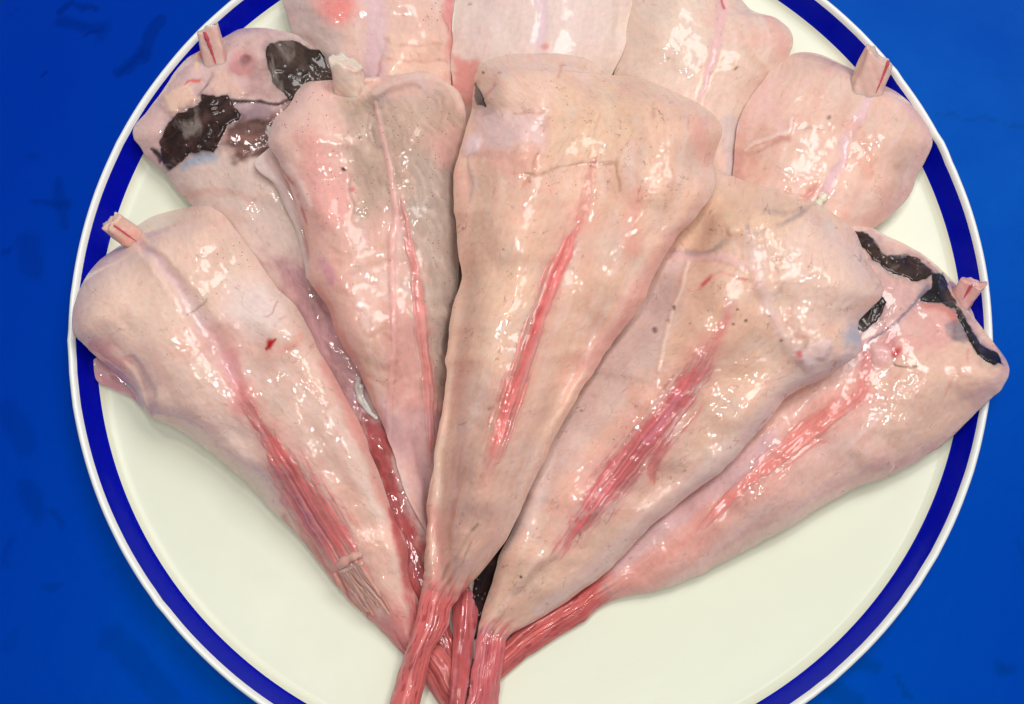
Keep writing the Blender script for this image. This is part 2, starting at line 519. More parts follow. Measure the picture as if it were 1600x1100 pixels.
class Canvas:
    """colour and relief laid on a piece of fish: strokes and patches of pigment with a shape of their own"""

    def __init__(s, X, Y, S, D, base, seed):
        s.X, s.Y, s.S, s.D, s.seed = X, Y, S, D, seed
        s.c = np.zeros(X.shape + (3,)) + lin(base)
        s.z = np.zeros(X.shape)
        s.marks = np.zeros(X.shape + (3,)); s.marks[..., 1] = 0.5; s.marks[..., 2] = 0.55
        s.parts = []
        s.wx = X + 5 * fbm(X / 34, Y / 34, seed + 1, 3); s.wy = Y + 5 * fbm(X / 34, Y / 34, seed + 3, 3)

    def blend(s, m, col, gain=None):
        cc = lin(col) if gain is None else lin(col) * gain[..., None]
        s.c = s.c * (1 - m[..., None]) + cc * m[..., None]

    def stroke(s, pts, wd, col=None, a=1.0, soft=0.7, h=0.0, fib=0.0, jag=0.0, part=None, warp=1.0, speck=None, vein=None):
        if part:
            warp *= 0.4
        X = s.X + (s.wx - s.X) * warp; Y = s.Y + (s.wy - s.Y) * warp
        P = spline(pts, 6) if len(pts) > 2 else np.asarray(pts, float)
        d, side, arc, L = poly_dist(X, Y, P)
        ws = np.interp(arc / L, np.linspace(0, 1, len(wd)), wd) if hasattr(wd, '__len__') else np.full(X.shape, float(wd))
        ws = ws * 0.5
        if jag:
            ws = ws + jag * (fbm(arc / 22, side / 5, s.seed + 5, 3)) + 0.5 * jag * vnoise(arc / 60, side / 2.2, s.seed)
        ws = np.maximum(ws, 0.3)
        m = 1 - sstep(ws * (1 - soft), ws * (1 + 0.35 * soft), d)
        if not part and col is not None and np.max(wd) < 13 and a < .75:
            m = np.exp(-(d / (ws * 1.05)) ** 2) * np.clip(0.62 + 1.1 * fbm(arc / 30, 0 * arc + s.seed + pts[0][0] * .13, s.seed + 6, 3), 0, 1)
        g = None
        if fib:
            f = 0.6 * vnoise(arc / 150, side / 2.4, s.seed + 2) + 0.5 * vnoise(arc / 80, side / 4.5, s.seed + 4) + 0.3 * fbm(arc / 20, side / 20, s.seed)
            g = np.clip(1 + fib * f, 0.35, 1.9)
        if part:
            ms = 1 - sstep(ws * 0.1, ws * 1.75, d)
            m = sstep(0.12, 0.85, ms + 0.40 * f * (1.25 - ms)) * sstep(0, 0.25, ms)
            m = m * np.clip(0.35 + 4.5 * np.minimum(arc, L - arc) / L + 0.5 * f, 0, 1)
            pale = sstep(0.25, 0.75, vnoise(arc / 150, side / 2.6, s.seed + 11)) * 0.6
        if col is not None:
            s.blend(np.clip(m * a, 0, 1), col, g)
            if part:
                s.blend(m * pale, (228, 162, 150))
        s.z += m * h * 0.001 * np.clip(ws / 9.0, 0.15, 1) + (0 if g is None else m * (g - 1) * 0.0003)
        if part:
            s.parts.append((part, m.copy(), col, g))
        if speck is not None:
            s.marks[..., 0] = np.maximum(s.marks[..., 0], m * speck)
        if vein is not None:
            s.marks[..., 1] = s.marks[..., 1] * (1 - m) + vein * m
        return m

    def patch(s, pts, col=None, a=1.0, soft=8.0, h=0.0, fib=0.0, fdir=0.0, part=None, speck=None, vein=None, wet=None, warp=1.0):
        X = s.X + (s.wx - s.X) * warp; Y = s.Y + (s.wy - s.Y) * warp
        sd = poly_sd(X, Y, pts)
        if not part:
            sd = sd + (3 + soft * 0.55) * fbm(s.X / 26, s.Y / 26, s.seed + 3, 4)
        if part:
            sd = sd + 1.4 * fbm(s.X / 8, s.Y / 8, s.seed + 3, 3) + 2.5 * fbm(s.X / 30, s.Y / 30, s.seed + 5, 2)
        m = sstep(-soft, soft, sd)
        g = None
        if part:
            s.blend(0.4 * sstep(-14, 4, sd + 7 * fbm(s.X / 14, s.Y / 14, s.seed + 9, 3)), (132, 104, 100))
        if fib:
            ca, sa = math.cos(fdir), math.sin(fdir)
            p = X * ca + Y * sa; q = -X * sa + Y * ca
            q = q + 8 * fbm(p / 40, q / 40, s.seed + 7, 3)
            g = np.clip(1 + fib * (0.7 * vnoise(p / 45, q / 3.5, s.seed + 2) + 0.6 * fbm(p / 30, q / 9, s.seed + 4, 3)), 0.3, 2.0)
        if col is not None:
            s.blend(m * a, col, g)
        s.z += m * h * 0.001
        if part:
            s.parts.append((part, m.copy(), col, g))
        if speck is not None:
            s.marks[..., 0] = np.maximum(s.marks[..., 0], m * speck)
        if vein is not None:
            s.marks[..., 1] = s.marks[..., 1] * (1 - m) + vein * m
        if wet is not None:
            s.marks[..., 2] = s.marks[..., 2] * (1 - m) + wet * m
        return m

    def dot(s, x, y, r, col, a=1.0, h=0.0, soft=0.6):
        d = np.hypot(s.wx - x, s.wy - y)
        m = 1 - sstep(r * (1 - soft), r * (1 + soft), d)
        s.blend(m * a, col)
        s.z += m * h * 0.001
        return m


FISH = {}


def fish_root(key, label, at_px):
    o = bpy.data.objects.new('monkfish_tail', None)
    p = place(at_px[0], at_px[1], 0.004)
    o.location = p
    COL.objects.link(o)
    tag(o, label, 'fish', 'skinned monkfish tails fanned out on the plate')
    FISH[key] = dict(root=o, org=np.array(p))
    return o


def sheet(name, key, V, tint, marks, flow, sel, off, mat):
    """a thin closed film lying on a body: the selected grid cells, lifted by off, with its own underside"""
    nr, nc = sel.shape
    fs = sel[:-1, :-1] | sel[1:, :-1] | sel[:-1, 1:] | sel[1:, 1:]
    # keep the one connected piece
    todo = set(zip(*[a.tolist() for a in np.nonzero(fs)])); best = []
    while todo:
        st_ = [todo.pop()]; comp = []
        while st_:
            i, j = st_.pop(); comp.append((i, j))
            for nb in ((i + 1, j), (i - 1, j), (i, j + 1), (i, j - 1)):
                if nb in todo:
                    todo.remove(nb); st_.append(nb)
        if len(comp) > len(best):
            best = comp
    fs = np.zeros_like(fs)
    if best:
        bb = np.array(best); fs[bb[:, 0], bb[:, 1]] = True
    idx = np.arange(nr * nc).reshape(nr, nc)
    q = np.stack([idx[:-1, :-1], idx[:-1, 1:], idx[1:, 1:], idx[1:, :-1]], -1)[fs]
    if len(q) == 0:
        return None
    used = np.unique(q)
    remap = -np.ones(nr * nc, int); remap[used] = np.arange(len(used))
    q = remap[q]
    top = V.reshape(-1, 3)[used].copy(); top[:, 2] += off.ravel()[used]
    bot = top.copy(); bot[:, 2] -= 0.0022
    n = len(used)
    e = np.concatenate([q[:, [0, 1]], q[:, [1, 2]], q[:, [2, 3]], q[:, [3, 0]]])
    es = np.sort(e, 1); key_ = es[:, 0] * (n + 1) + es[:, 1]
    u, inv, cnt = np.unique(key_, return_inverse=True, return_counts=True)
    be = e[cnt[inv] == 1]
    sides = np.stack([be[:, 1], be[:, 0], be[:, 0] + n, be[:, 1] + n], -1)
    F = np.vstack([q, q[:, ::-1] + n, sides])
    t = tint.reshape(-1, 3)[used]; k = marks.reshape(-1, 3)[used]; fl = flow.reshape(-1, 3)[used]
    FI = FISH[key]
    return mesh_obj(name, np.vstack([top, bot]), F, mat, FI['root'], np.vstack([t, t]), np.vstack([k, k]), np.vstack([fl, fl]), FI['org'])


def stem_look(cv, wgt, seed, tone):
    """dark red muscle drawn out along the thin end of a tail, with pale sinews and dark streaks"""
    f = 0.7 * vnoise(cv.S / 220, cv.D / 2.8, seed) + 0.5 * vnoise(cv.S / 100, cv.D / 7.0, seed + 3) + 0.35 * fbm(cv.S / 30, cv.D / 30, seed + 5)
    c = np.zeros(cv.c.shape) + lin(STEM)
    c = c * np.clip(1 + 0.24 * f, 0.4, 1.8)[..., None]
    pal = 0.6 * sstep(0.15, 0.9, vnoise(cv.S / 180, cv.D / 5.5, seed + 7) + 0.3 * fbm(cv.S / 20, cv.D / 10, seed + 8))[..., None]
    c = c * (1 - pal) + lin((224, 164, 156)) * pal
    drk = 0.55 * sstep(0.5, 0.8, vnoise(cv.S / 16, cv.D / 2.5, seed + 9))[..., None]
    c = c * (1 - drk) + lin((140, 36, 50)) * drk
    c = c * np.asarray(tone)
    cv.c = cv.c * (1 - wgt[..., None]) + c * wgt[..., None]
    cv.z += wgt * 0.00022 * f
    cv.marks[..., 1] *= 1 - wgt
    cv.marks[..., 2] = cv.marks[..., 2] * (1 - wgt) + 0.4 * wgt


def build_piece(key, name, stations, tmax, base, seed, paint=None, step=2.0, edge_r=125.0, tfac=0.6, wob=4.0,
                mat='flesh', stem=False, bumps=1.0, lift=0.0, edge0=0.30, stem_from=None, tone=(1, 1, 1)):
    global HM
    st = np.asarray(stations, float)
    sp = spline(st, 24)
    dl = np.hypot(*np.diff(sp[:, :2], axis=0).T); dr = np.hypot(*np.diff(sp[:, 2:], axis=0).T)
    cum = np.concatenate([[0], np.cumsum(np.maximum(np.maximum(dl, dr) * 0.75, (dl + dr) / 2))])
    wid = np.hypot(sp[:, 0] - sp[:, 2], sp[:, 1] - sp[:, 3])
    nu = int(cum[-1] / step); nv = max(16, int(wid.max() / step))
    u = np.linspace(0, cum[-1], nu)
    E = np.stack([np.interp(u, cum, sp[:, i]) for i in range(4)], -1)
    # slightly uneven outline
    wl = wob * fbm(u / 55, 0 * u + 3, seed, 3) * np.clip(u / 40, 0, 1)
    wr = wob * fbm(u / 55, 0 * u + 8, seed + 2, 3) * np.clip(u / 40, 0, 1)
    dx = E[:, 2] - E[:, 0]; dy = E[:, 3] - E[:, 1]; W = np.hypot(dx, dy) + 1e-6
    E[:, 0] -= wl * dx / W; E[:, 1] -= wl * dy / W; E[:, 2] += wr * dx / W; E[:, 3] += wr * dy / W
    # denser rows of points near the two edges
    t = np.linspace(-1, 1, nv); v = (np.sin(t * np.pi / 2) * 0.45 + t * 0.55)
    vv = (v[None, :] + 1) / 2
    X = E[:, 0:1] * (1 - vv) + E[:, 2:3] * vv
    Y = E[:, 1:2] * (1 - vv) + E[:, 3:4] * vv
    outline = np.vstack([E[::-6, :2], E[::6, 2:]])
    if stem:
        dist = np.minimum(1 + v, 1 - v)[None, :] * W[:, None] / 2
    else:
        dist = poly_dist(X, Y, outline)[0]
    midx = (E[:, 0] + E[:, 2]) / 2; midy = (E[:, 1] + E[:, 3]) / 2
    S = np.concatenate([[0], np.cumsum(np.hypot(np.diff(midx), np.diff(midy)))])[:, None] + 0 * X
    Dv = (vv - 0.5) * W[:, None]
    cv = Canvas(X, Y, S, Dv, base, seed)
    lo = fbm(X / 90, Y / 90, seed, 3)
    cv.c *= (1 + 0.10 * lo)[..., None]
    cv.blend(np.clip(0.38 * fbm(X / 60, Y / 60, seed + 6, 4), 0, 0.5), PINK if not stem else (170, 66, 66))
    cv.blend(np.clip(0.38 * fbm(X / 45, Y / 45, seed + 9, 4), 0, 0.45), PALE if not stem else (224, 160, 150))
    if not stem:
        stv = vnoise(S / 130, Dv / 11, seed + 1) + 0.6 * vnoise(S / 70, Dv / 5, seed + 2)
        cv.blend(np.clip(0.30 * stv, 0, 0.4), (232, 210, 196))
        cv.blend(np.clip(-0.22 * stv, 0, 0.3), (216, 172, 154))
    if paint:
        paint(cv)
    if stem:
        stem_look(cv, np.ones(X.shape), seed, tone)
    elif stem_from is not None:
        S0 = float(np.interp(stem_from * 24, np.arange(len(sp)), np.interp(cum, u, S[:, 0])))
        wst = sstep(S0 - 34, S0 + 26, S + 16 * vnoise(S / 60, Dv / 4, seed + 3) + 10 * fbm(S / 30, Dv / 12, seed + 4))
        stem_look(cv, wst, seed + 20, tone)
    else:
        wst = None
    # thickness
    Wn = np.convolve(np.pad(W, 20, mode='edge'), np.ones(41) / 41, 'valid')
    T = np.minimum(tmax, tfac * Wn * MM)[:, None]
    if stem_from is not None:
        ks = sstep(S0 - 60, S0 + 60, S)
        T = T * (1 - ks) + np.minimum(0.010, 0.62 * Wn[:, None] * MM) * ks
    if not stem and stem_from is None:
        T = T * (1 - 0.85 * sstep(S.max() - 190, S.max() - 5, S))
    Re = np.minimum(edge_r, 0.5 * Wn)[:, None] * (1 + 0.25 * fbm(X / 70, Y / 70, seed + 4, 2))
    x = np.clip(dist / Re, 0, 1)
    g = np.sqrt(np.maximum(1 - (1 - x) ** 2, 0))
    th = T * (edge0 + (1 - edge0) * g * (0.78 + 0.22 * (1 - v[None, :] ** 2)))
    inn = sstep(0, 40, dist)
    rel = bumps * inn * (0.0010 * fbm(X / 60, Y / 60, seed + 11, 2) + 0.00019 * fbm(X / 19, Y / 19, seed + 12, 3) * (0.45 + 0.55 * sstep(-0.2, 0.5, fbm(X / 110, Y / 110, seed + 14, 2)))) \
        + bumps * 0.00004 * fbm(S / 14, Dv / 6, seed + 13, 2) * np.clip(dist / 10, 0, 1)
    # lie on what is already there
    hm = HM
    FI = FISH[key]
    if stem and 'foot' in FI:
        hm = np.where(FI['foot'], FI['before'], HM)
    ci = np.clip(((Y - HY0) / HC).astype(int), 0, HH - 1); cj = np.clip(((X - HX0) / HC).astype(int), 0, HW - 1)
    foot = np.zeros((HH, HW), bool); foot[ci, cj] = True
    wgt = foot.astype(float) + 1e-4
    sb = 3.0 if stem else 9.0
    mb = gauss(hm * wgt, sb) / gauss(wgt, sb)
    near = gauss(hm, 1.2)
    za = hsample(mb, X, Y); zn = hsample(near, X, Y)
    k = sstep(0, 90, dist) if not stem else 0.6
    zb = za + np.minimum(zn - za, 0) * (1 - k) + lift + (0.0015 if stem else 0)
    ztop = zb + th
    floor_ = hsample(gauss(hm, 2.5), X, Y) + 0.0012 + 0.25 * th * x
    dd = ztop - floor_
    ztop = floor_ + 0.5 * (dd + np.sqrt(dd * dd + 0.0035 ** 2)) - 0.0006
    ztop = gauss(ztop, 7.0 if not stem else 5.0)
    ztop = np.maximum(ztop, zn + 0.0008) + rel + cv.z
    ztop[...] = np.where(np.isfinite(ztop), ztop, 0.01)
    if not stem:
        FI['before'] = HM.copy(); FI['foot'] = foot
    H2 = HM.copy()
    np.maximum.at(H2, (ci, cj), ztop)
    HM = H2
    # points: top, then the tucked under side
    cols = []
    zlow = np.minimum(zb, ztop - 0.001)
    ins = [(0.03, 0.45), (0.10, 0.12), (0.25, 0.0), (0.6, 0.0)]

    def under(sidx, f, kz):
        e = 0 if sidx == 0 else -1
        c_ = nv // 2
        xx = X[:, e] * (1 - f) + X[:, c_] * f; yy = Y[:, e] * (1 - f) + Y[:, c_] * f
        zz = zlow[:, e] + (ztop[:, e] - zlow[:, e]) * kz
        return xx, yy, zz
    UX, UY, UZ = [], [], []
    for f, kz in ins:
        a_ = under(1, f, kz); UX.append(a_[0]); UY.append(a_[1]); UZ.append(a_[2])
    for f, kz in ins[::-1]:
        a_ = under(0, f, kz); UX.append(a_[0]); UY.append(a_[1]); UZ.append(a_[2])
    nu_ = len(UX)
    FX = np.hstack([X, np.stack(UX, 1)]); FY = np.hstack([Y, np.stack(UY, 1)]); FZ = np.hstack([ztop, np.stack(UZ, 1)])
    cidx = list(range(nv)) + [nv - 1] * 4 + [0] * 4
    cv.c = cv.c * np.array([1.13, 1.055, 1.20])
    tint = np.clip(cv.c, 0.0, 0.95)
    tf = tint[:, cidx]; mf = np.clip(cv.marks, 0, 1)[:, cidx]
    flow = np.stack([S * 0.2077 + seed * 31, Dv * 0.2077 + seed * 13, 0 * S], -1)
    ff = flow[:, cidx].copy()
    for q in range(8):
        ff[:, nv + q, 1] += (q + 1) * 1.5
    V = place(FX, FY, FZ)
    Vt_ = V[:, :nv].copy()
    # closing rows
    for e in (0, -1):
        cap = V[e:e + 1 if e == 0 else None].mean(1, keepdims=True) + 0 * V[e:e + 1 if e == 0 else None]
        if e == 0:
            V = np.concatenate([cap, V]); tf = np.concatenate([tf[:1], tf]); mf = np.concatenate([mf[:1], mf]); ff = np.concatenate([ff[:1], ff])
        else:
            V = np.concatenate([V, cap]); tf = np.concatenate([tf, tf[-1:]]); mf = np.concatenate([mf, mf[-1:]]); ff = np.concatenate([ff, ff[-1:]])
    def link(nm, a, b, nrm):
        VV = V[a:b]
        F = grid_faces(VV.shape[0], VV.shape[1], True)[:, ::-1]
        o = mesh_obj(nm, VV.reshape(-1, 3), F, M[mat], FI['root'], tf[a:b].reshape(-1, 3), mf[a:b].reshape(-1, 3), ff[a:b].reshape(-1, 3), FI['org'])
        if nrm is not None:
            o.data.normals_split_custom_set_from_vertices(nrm[a:b].reshape(-1, 3).tolist())
        return o
    if stem_from is None:
        o = link(name, 0, V.shape[0], None)
    else:
        du = np.gradient(V, axis=0)
        dv = np.roll(V, -1, 1) - np.roll(V, 1, 1)
        nr_ = np.cross(dv, du); nr_ /= np.linalg.norm(nr_, axis=-1, keepdims=True) + 1e-12
        if nr_[V.shape[0] // 2, nv // 2, 2] < 0:
            nr_ = -nr_
        ksp = int(np.argmax(S[:, 0] > S0)) + 1
        o = link(name, 0, ksp + 1, nr_)
        link('tail_stem', ksp, V.shape[0], nr_)
    # parts that lie on it as a film of their own
    for part, m_, col, g in cv.parts:
        off = (m_ - 0.5) * (0.0005 if part == 'red_muscle' else 0.0008)
        tt = tint.copy()
        gg = np.ones(m_.shape) if g is None else g
        if part == 'red_muscle':
            tt = tint
        else:
            tt = np.clip(lin(col)[None, None] * gg[..., None], 0, 0.95) + 0 * tint
        mk = np.clip(cv.marks, 0, 1).copy(); mk[..., 0] = 0; mk[..., 2] = 0.8 if part == 'red_muscle' else (0.5 if key != 'I' else 0.05)
        off = off + 0.00012 * (gg - 1)
        if part != 'red_muscle':
            rg = 1 - np.abs(fbm(X / 26, Y / 26, seed + 8, 3)) * 2.2
            off = off + 0.0007 * np.clip(rg, 0, 1) ** 3 * m_
            tt = np.clip(tt * (0.75 + 0.9 * np.clip(fbm(X / 22, Y / 22, seed + 10, 4), 0, 1))[..., None], 0, 0.95)
        sheet(part, key, Vt_, tt, mk, flow, m_ > 0.15, off, M['red' if part == 'red_muscle' else 'membrane'])
    return o


def stem_piece(key, stations, seed, tone=(1, 1, 1), tfac=0.62):
    return build_piece(key, 'tail_stem', stations, 0.010, STEM, seed, None, step=1.5, edge_r=40, tfac=tfac, wob=2.0, stem=True,
                       bumps=0.35, edge0=0.22, tone=tone)


def stub(key, base, tip, wd, seed, col=(232, 196, 186), roll=0.0, rise=0.004, thick=None, zb=None, marrow=None, notch=0.0):
    """cut end of the backbone: a rough four sided cartilage block, with a red marrow line"""
    FI = FISH[key]
    (bx, by), (tx, ty) = base, tip
    z0 = float(hsample(gauss(HM, 1.5), np.array([bx]), np.array([by]))[0]) if zb is None else zb
    p0 = place(bx, by, z0 - 0.001)
    p1 = place(tx, ty, z0 + rise)
    axis = p1 - p0; L = np.linalg.norm(axis); axis /= L
    up = np.array([0, 0, 1.0]); sd = np.cross(axis, up); sd /= np.linalg.norm(sd); up = np.cross(sd, axis)
    w_ = wd * MM * 0.5; h_ = (thick or wd * 0.8) * MM * 0.5
    cr, sr = math.cos(roll), math.sin(roll)
    s2 = sd * cr + up * sr; u2 = -sd * sr + up * cr
    nl, nr = 22, 40
    ring = []
    for k in range(nr):
        a = 2 * math.pi * k / nr
        c_, s_ = math.cos(a), math.sin(a)
        q = (abs(c_) ** 4.5 + abs(s_) ** 4.5) ** (-1 / 4.5)
        ring.append((c_ * q, s_ * q))
    ring = np.array(ring)
    rows = []; tin = []; flw = []
    fr = [(-0.35, 1.0)] + [(x, 1.0) for x in np.linspace(-0.2, 0.97, nl)] + [(0.995, 0.96), (1.0, 0.88), (1.0, 0.45), (1.0, 0.02)]
    for f, sc in fr:
        taper = (1.0 - 0.06 * f) * sc
        n1 = fbm(ring[:, 0] * 1.0 + f * 1.2 + seed, ring[:, 1] * 1.0 + f * 0.8, seed, 3)
        rr_ = taper * (1 + 0.09 * n1)
        nz = (0.35 * math.sin(seed * 1.7) * w_ * ring[:, 0] * sc + 0.2 * w_ * math.cos(seed) * ring[:, 1] * sc) * float(sstep(0.5, 1.0, np.array(f))) + 0.0009 * fbm(ring[:, 0] * sc * 2 + seed, ring[:, 1] * sc * 2, seed + 3, 3) * (f > 0.9)
        depth = 0 - notch * 0.001 * (np.abs(ring[:, 0] * sc - 0.3) < 0.25) * (f > 0.97)
        P = p0 + axis * (f * L) + (ring[:, 0] * rr_ * w_)[:, None] * s2 + (ring[:, 1] * rr_ * h_)[:, None] * u2 + (nz + depth)[:, None] * axis
        rows.append(P)
        cb = lin(col) * (1 + 0.10 * fbm(ring[:, 0] * 2 + f * 4, ring[:, 1] * 2, seed + 1, 3))[:, None]
        pk = np.clip(0.5 * fbm(ring[:, 0] + f * 2.5, ring[:, 1] + 5, seed + 5, 3) + 0.12 - 0.25 * f, 0, 0.6)[:, None]
        tin.append(cb * (1 - pk) + lin((224, 140, 130)) * pk)
        flw.append(np.stack([np.full(nr, f * L * 1000), np.arange(nr) * 0.35, np.zeros(nr)], -1))
    V = np.array(rows).reshape(-1, 3)
    mk = np.zeros((len(V), 3)); mk[:, 2] = 0.25
    o = mesh_obj('backbone', V, grid_faces(len(rows), nr, True), M['bone'], FI['root'], np.clip(np.array(tin).reshape(-1, 3), 0, .95), mk,
                 np.array(flw).reshape(-1, 3), FI['org'])
    if marrow:
        # red line along the upper face, from f0 to f1 at offset o0..o1 across
        f0, f1, o0, o1, mw = marrow
        n = 14
        rows = []
        for i in range(n):
            f = f0 + (f1 - f0) * i / (n - 1)
            of = o0 + (o1 - o0) * i / (n - 1)
            ww = mw * (1 - 0.75 * (1 - i / (n - 1)) ** 1.5) * (1 + 0.25 * math.sin(i * 2.1 + seed)) * (0.55 if i in (0, n - 1) else 1.0)
            top = 1.0 + 0.07 * float(fbm(np.array([of + f * 1.2 + seed]), np.array([1.0 + f * 0.8]), seed, 3)[0])
            c0 = p0 + axis * (f * L)
            for a_, hgt in ((-1, -0.25), (-0.8, 0.07), (0, 0.10), (0.8, 0.07), (1, -0.25), (0, -0.3)):
                rows.append(c0 + s2 * w_ * (of + a_ * ww) + u2 * h_ * (top + hgt))
        V = np.array(rows)
        tn = np.zeros((len(V), 3)) + lin((212, 88, 98)); tn *= (1 + 0.2 * vnoise(np.arange(len(V)) / 5., np.zeros(len(V)), seed))[:, None]
        mk = np.zeros((len(V), 3)); mk[:, 2] = 0.5
        fl = np.stack([np.arange(len(V)) * 0.3, np.zeros(len(V)), np.zeros(len(V))], -1)
        mo = mesh_obj('marrow', V - p0 * 0, grid_faces(n, 6, True), M['red'], o, tn, mk, fl, FI['org'])
    return o


def strands(key, name, lines, col, mat='flesh', lift=0.0008):
    """torn fibres: tapered limp tubes lying on what is below"""
    FI = FISH[key]
    hs = gauss(HM, 1.0)
    for q, (pts, r0, r1) in enumerate(lines):
        P = spline(pts, 10)
        n = len(P); nr = 10
        z = hsample(hs, P[:, 0], P[:, 1])
        C = place(P[:, 0], P[:, 1], z + lift)
        tan = np.gradient(C, axis=0); tan /= np.linalg.norm(tan, axis=1)[:, None]
        sd = np.cross(tan, [0, 0, 1.0]); sd /= np.linalg.norm(sd, axis=1)[:, None]
        up = np.cross(sd, tan)
        r = np.linspace(r0, r1, n) * MM * (1 + 0.3 * vnoise(np.arange(n) / 4., np.full(n, q * 3.1), 5))
        r[0] *= 0.1; r[-1] *= 0.25
        a = np.linspace(0, 2 * np.pi, nr, endpoint=False)
        V = C[:, None] + r[:, None, None] * (np.cos(a)[None, :, None] * sd[:, None] + 0.7 * np.sin(a)[None, :, None] * up[:, None])
        V = V.reshape(-1, 3)
        tn = np.zeros((len(V), 3)) + lin(col) * (1 + 0.12 * math.sin(q * 2.7))
        mk = np.zeros((len(V), 3)); mk[:, 2] = 0.6
        fl = np.stack([np.repeat(np.arange(n) * 0.4, nr), np.tile(a, n) + q * 9, np.zeros(len(V))], -1)
        mesh_obj(name, V, grid_faces(n, nr, True), M[mat], FI['root'], np.clip(tn, 0, .95), mk, fl, FI['org'])


# ------------------------------------------------------------------ the ten fish tails, from the bottom of the pile upwards
#@@FISH
fish_root('J', 'pale fish tail with a pink blotch at the top edge, beside the black-patched tail', (590, 40))


def paint_J(c):
    for x_, y_, r_, h_ in ((520, 40, 50, 1.5), (650, 60, 45, 1.8)):
        c.dot(x_, y_, r_, PINK, 0, h=h_, soft=1)
    c.patch([(440, -20), (500, -10), (540, 60), (560, 130), (500, 120), (455, 60)], (205, 190, 176), .7, 20)
    c.dot(525, 8, 26, (228, 132, 122), .8)
    c.dot(500, 2, 18, (228, 150, 135), .5)
    c.stroke([(580, -20), (590, 40), (586, 110), (575, 150)], 46, (216, 188, 184), .8)
    c.stroke([(612, 60), (600, 90), (592, 125)], 5, (190, 130, 118), .6, h=-.5)
    c.stroke([(702, -20), (706, 40), (704, 80), (712, 130)], [20, 24, 16, 14], (218, 132, 128), .8, h=.5)
    c.stroke([(694, -20), (696, 40), (700, 100)], 3, (170, 80, 80), .6, h=-.6)
    c.patch([(600, -20), (690, -20), (690, 30), (650, 40)], None, speck=.35, soft=15)
    c.patch([(605, 60), (700, 60), (705, 130), (600, 130)], (230, 200, 172), .7, 15, h=.8)
    c.stroke([(600, 60), (640, 75), (690, 70)], 5, (200, 150, 128), .5, h=-.4)
    c.stroke([(600, 95), (650, 100), (700, 92)], 4, (200, 150, 128), .5, h=-.3)
    c.marks[..., 2] = 0.25



build_piece('J', 'body', [(540, -80, 600, -85), (480, -60, 660, -70), (455, -30, 705, -40), (444, 0, 720, 0), (454, 25, 717, 30), (460, 50, 710, 60),
            (480, 75, 706, 95), (505, 105, 708, 140), (530, 150, 712, 200), (570, 250, 715, 300), (600, 350, 715, 420), (630, 480, 710, 520),
            (650, 640, 700, 640)], 0.022, (226, 197, 174), 1, paint_J, step=2.4)

fish_root('H', 'pale fish tail at the top with pinkish centre seam and right-hand flap', (1080, 60))


def paint_H(c):
    for x_, y_, r_, h_ in ((1040, 70, 55, 1.8), (1170, 90, 40, 1.5)):
        c.dot(x_, y_, r_, PINK, 0, h=h_, soft=1)
    c.patch([(975, -20), (1110, -20), (1090, 130), (960, 120)], (224, 208, 184), .7, 20)
    c.stroke([(1135, -30), (1128, 20), (1116, 70), (1100, 140), (1090, 170)], [22, 18, 16, 12, 8], (230, 190, 182), .8, h=-.8)
    c.stroke([(1132, -20), (1130, 8)], 6, (200, 80, 85), .8, h=-.5)
    c.stroke([(1100, 95), (1096, 100)], 4, (200, 90, 85), .7)
    c.stroke([(1000, 22), (1030, 20), (1048, 16)], 4, (165, 140, 118), .5, h=-.4)
    c.stroke([(1205, 30), (1222, 60), (1228, 95)], 20, (226, 182, 162), .8)
    c.stroke([(1140, 190), (1145, 240), (1140, 280)], 28, (212, 200, 188), .9)
    c.dot(1151, 105, 2.6, (110, 90, 70), .8)
    c.dot(1043, 92, 2.4, (140, 110, 95), .6)
    c.stroke([(1170, 70), (1190, 110), (1200, 130)], 16, (212, 182, 152), .5, h=-.5)
    c.marks[..., 2] = 0.25



build_piece('H', 'body', [(1050, -75, 1090, -75), (1000, -60, 1130, -50), (985, -35, 1150, -10), (978, 0, 1175, 16), (975, 30, 1215, 30), (970, 70, 1236, 62),
            (962, 110, 1222, 105), (955, 150, 1195, 140), (950, 200, 1170, 190), (945, 250, 1152, 235), (940, 300, 1140, 290), (930, 360, 1090, 360),
            (900, 450, 1030, 450), (860, 560, 950, 560)], 0.021, (228, 204, 178), 2, paint_H, step=2.4)

fish_root('I', 'smooth milky fish tail in the middle of the top edge, behind the largest', (845, 40))


def paint_I(c):
    c.patch([(715, -80), (980, -80), (970, 90), (720, 95)], (225, 209, 193), .75, 25)
    c.stroke([(847, -60), (846, 20), (845, 66)], [24, 20, 22], (224, 204, 200), .85, h=-.5)
    c.patch([(706, 92), (748, 96), (748, 172), (706, 160)], (208, 140, 126), .85, 10)
    c.stroke([(815, 35), (808, 50), (806, 66)], 5, (216, 206, 176), .7, h=.4)
    c.dot(853, 76, 5, (220, 140, 130), .7)
    c.dot(734, 6, 2.5, (150, 130, 110), .7)
    c.stroke([(960, -30), (964, 30), (958, 80)], 16, (206, 190, 166), .5)
    c.patch([(740, 800), (840, 800), (810, 900), (780, 965), (762, 1000), (740, 1000), (740, 900)], (40, 26, 28), 1, 4, part='black_membrane')  # black membrane; its near-black colour also carries the deep shade between the tails
    c.marks[..., 1] *= 0.3
    c.marks[..., 2] = 0.3



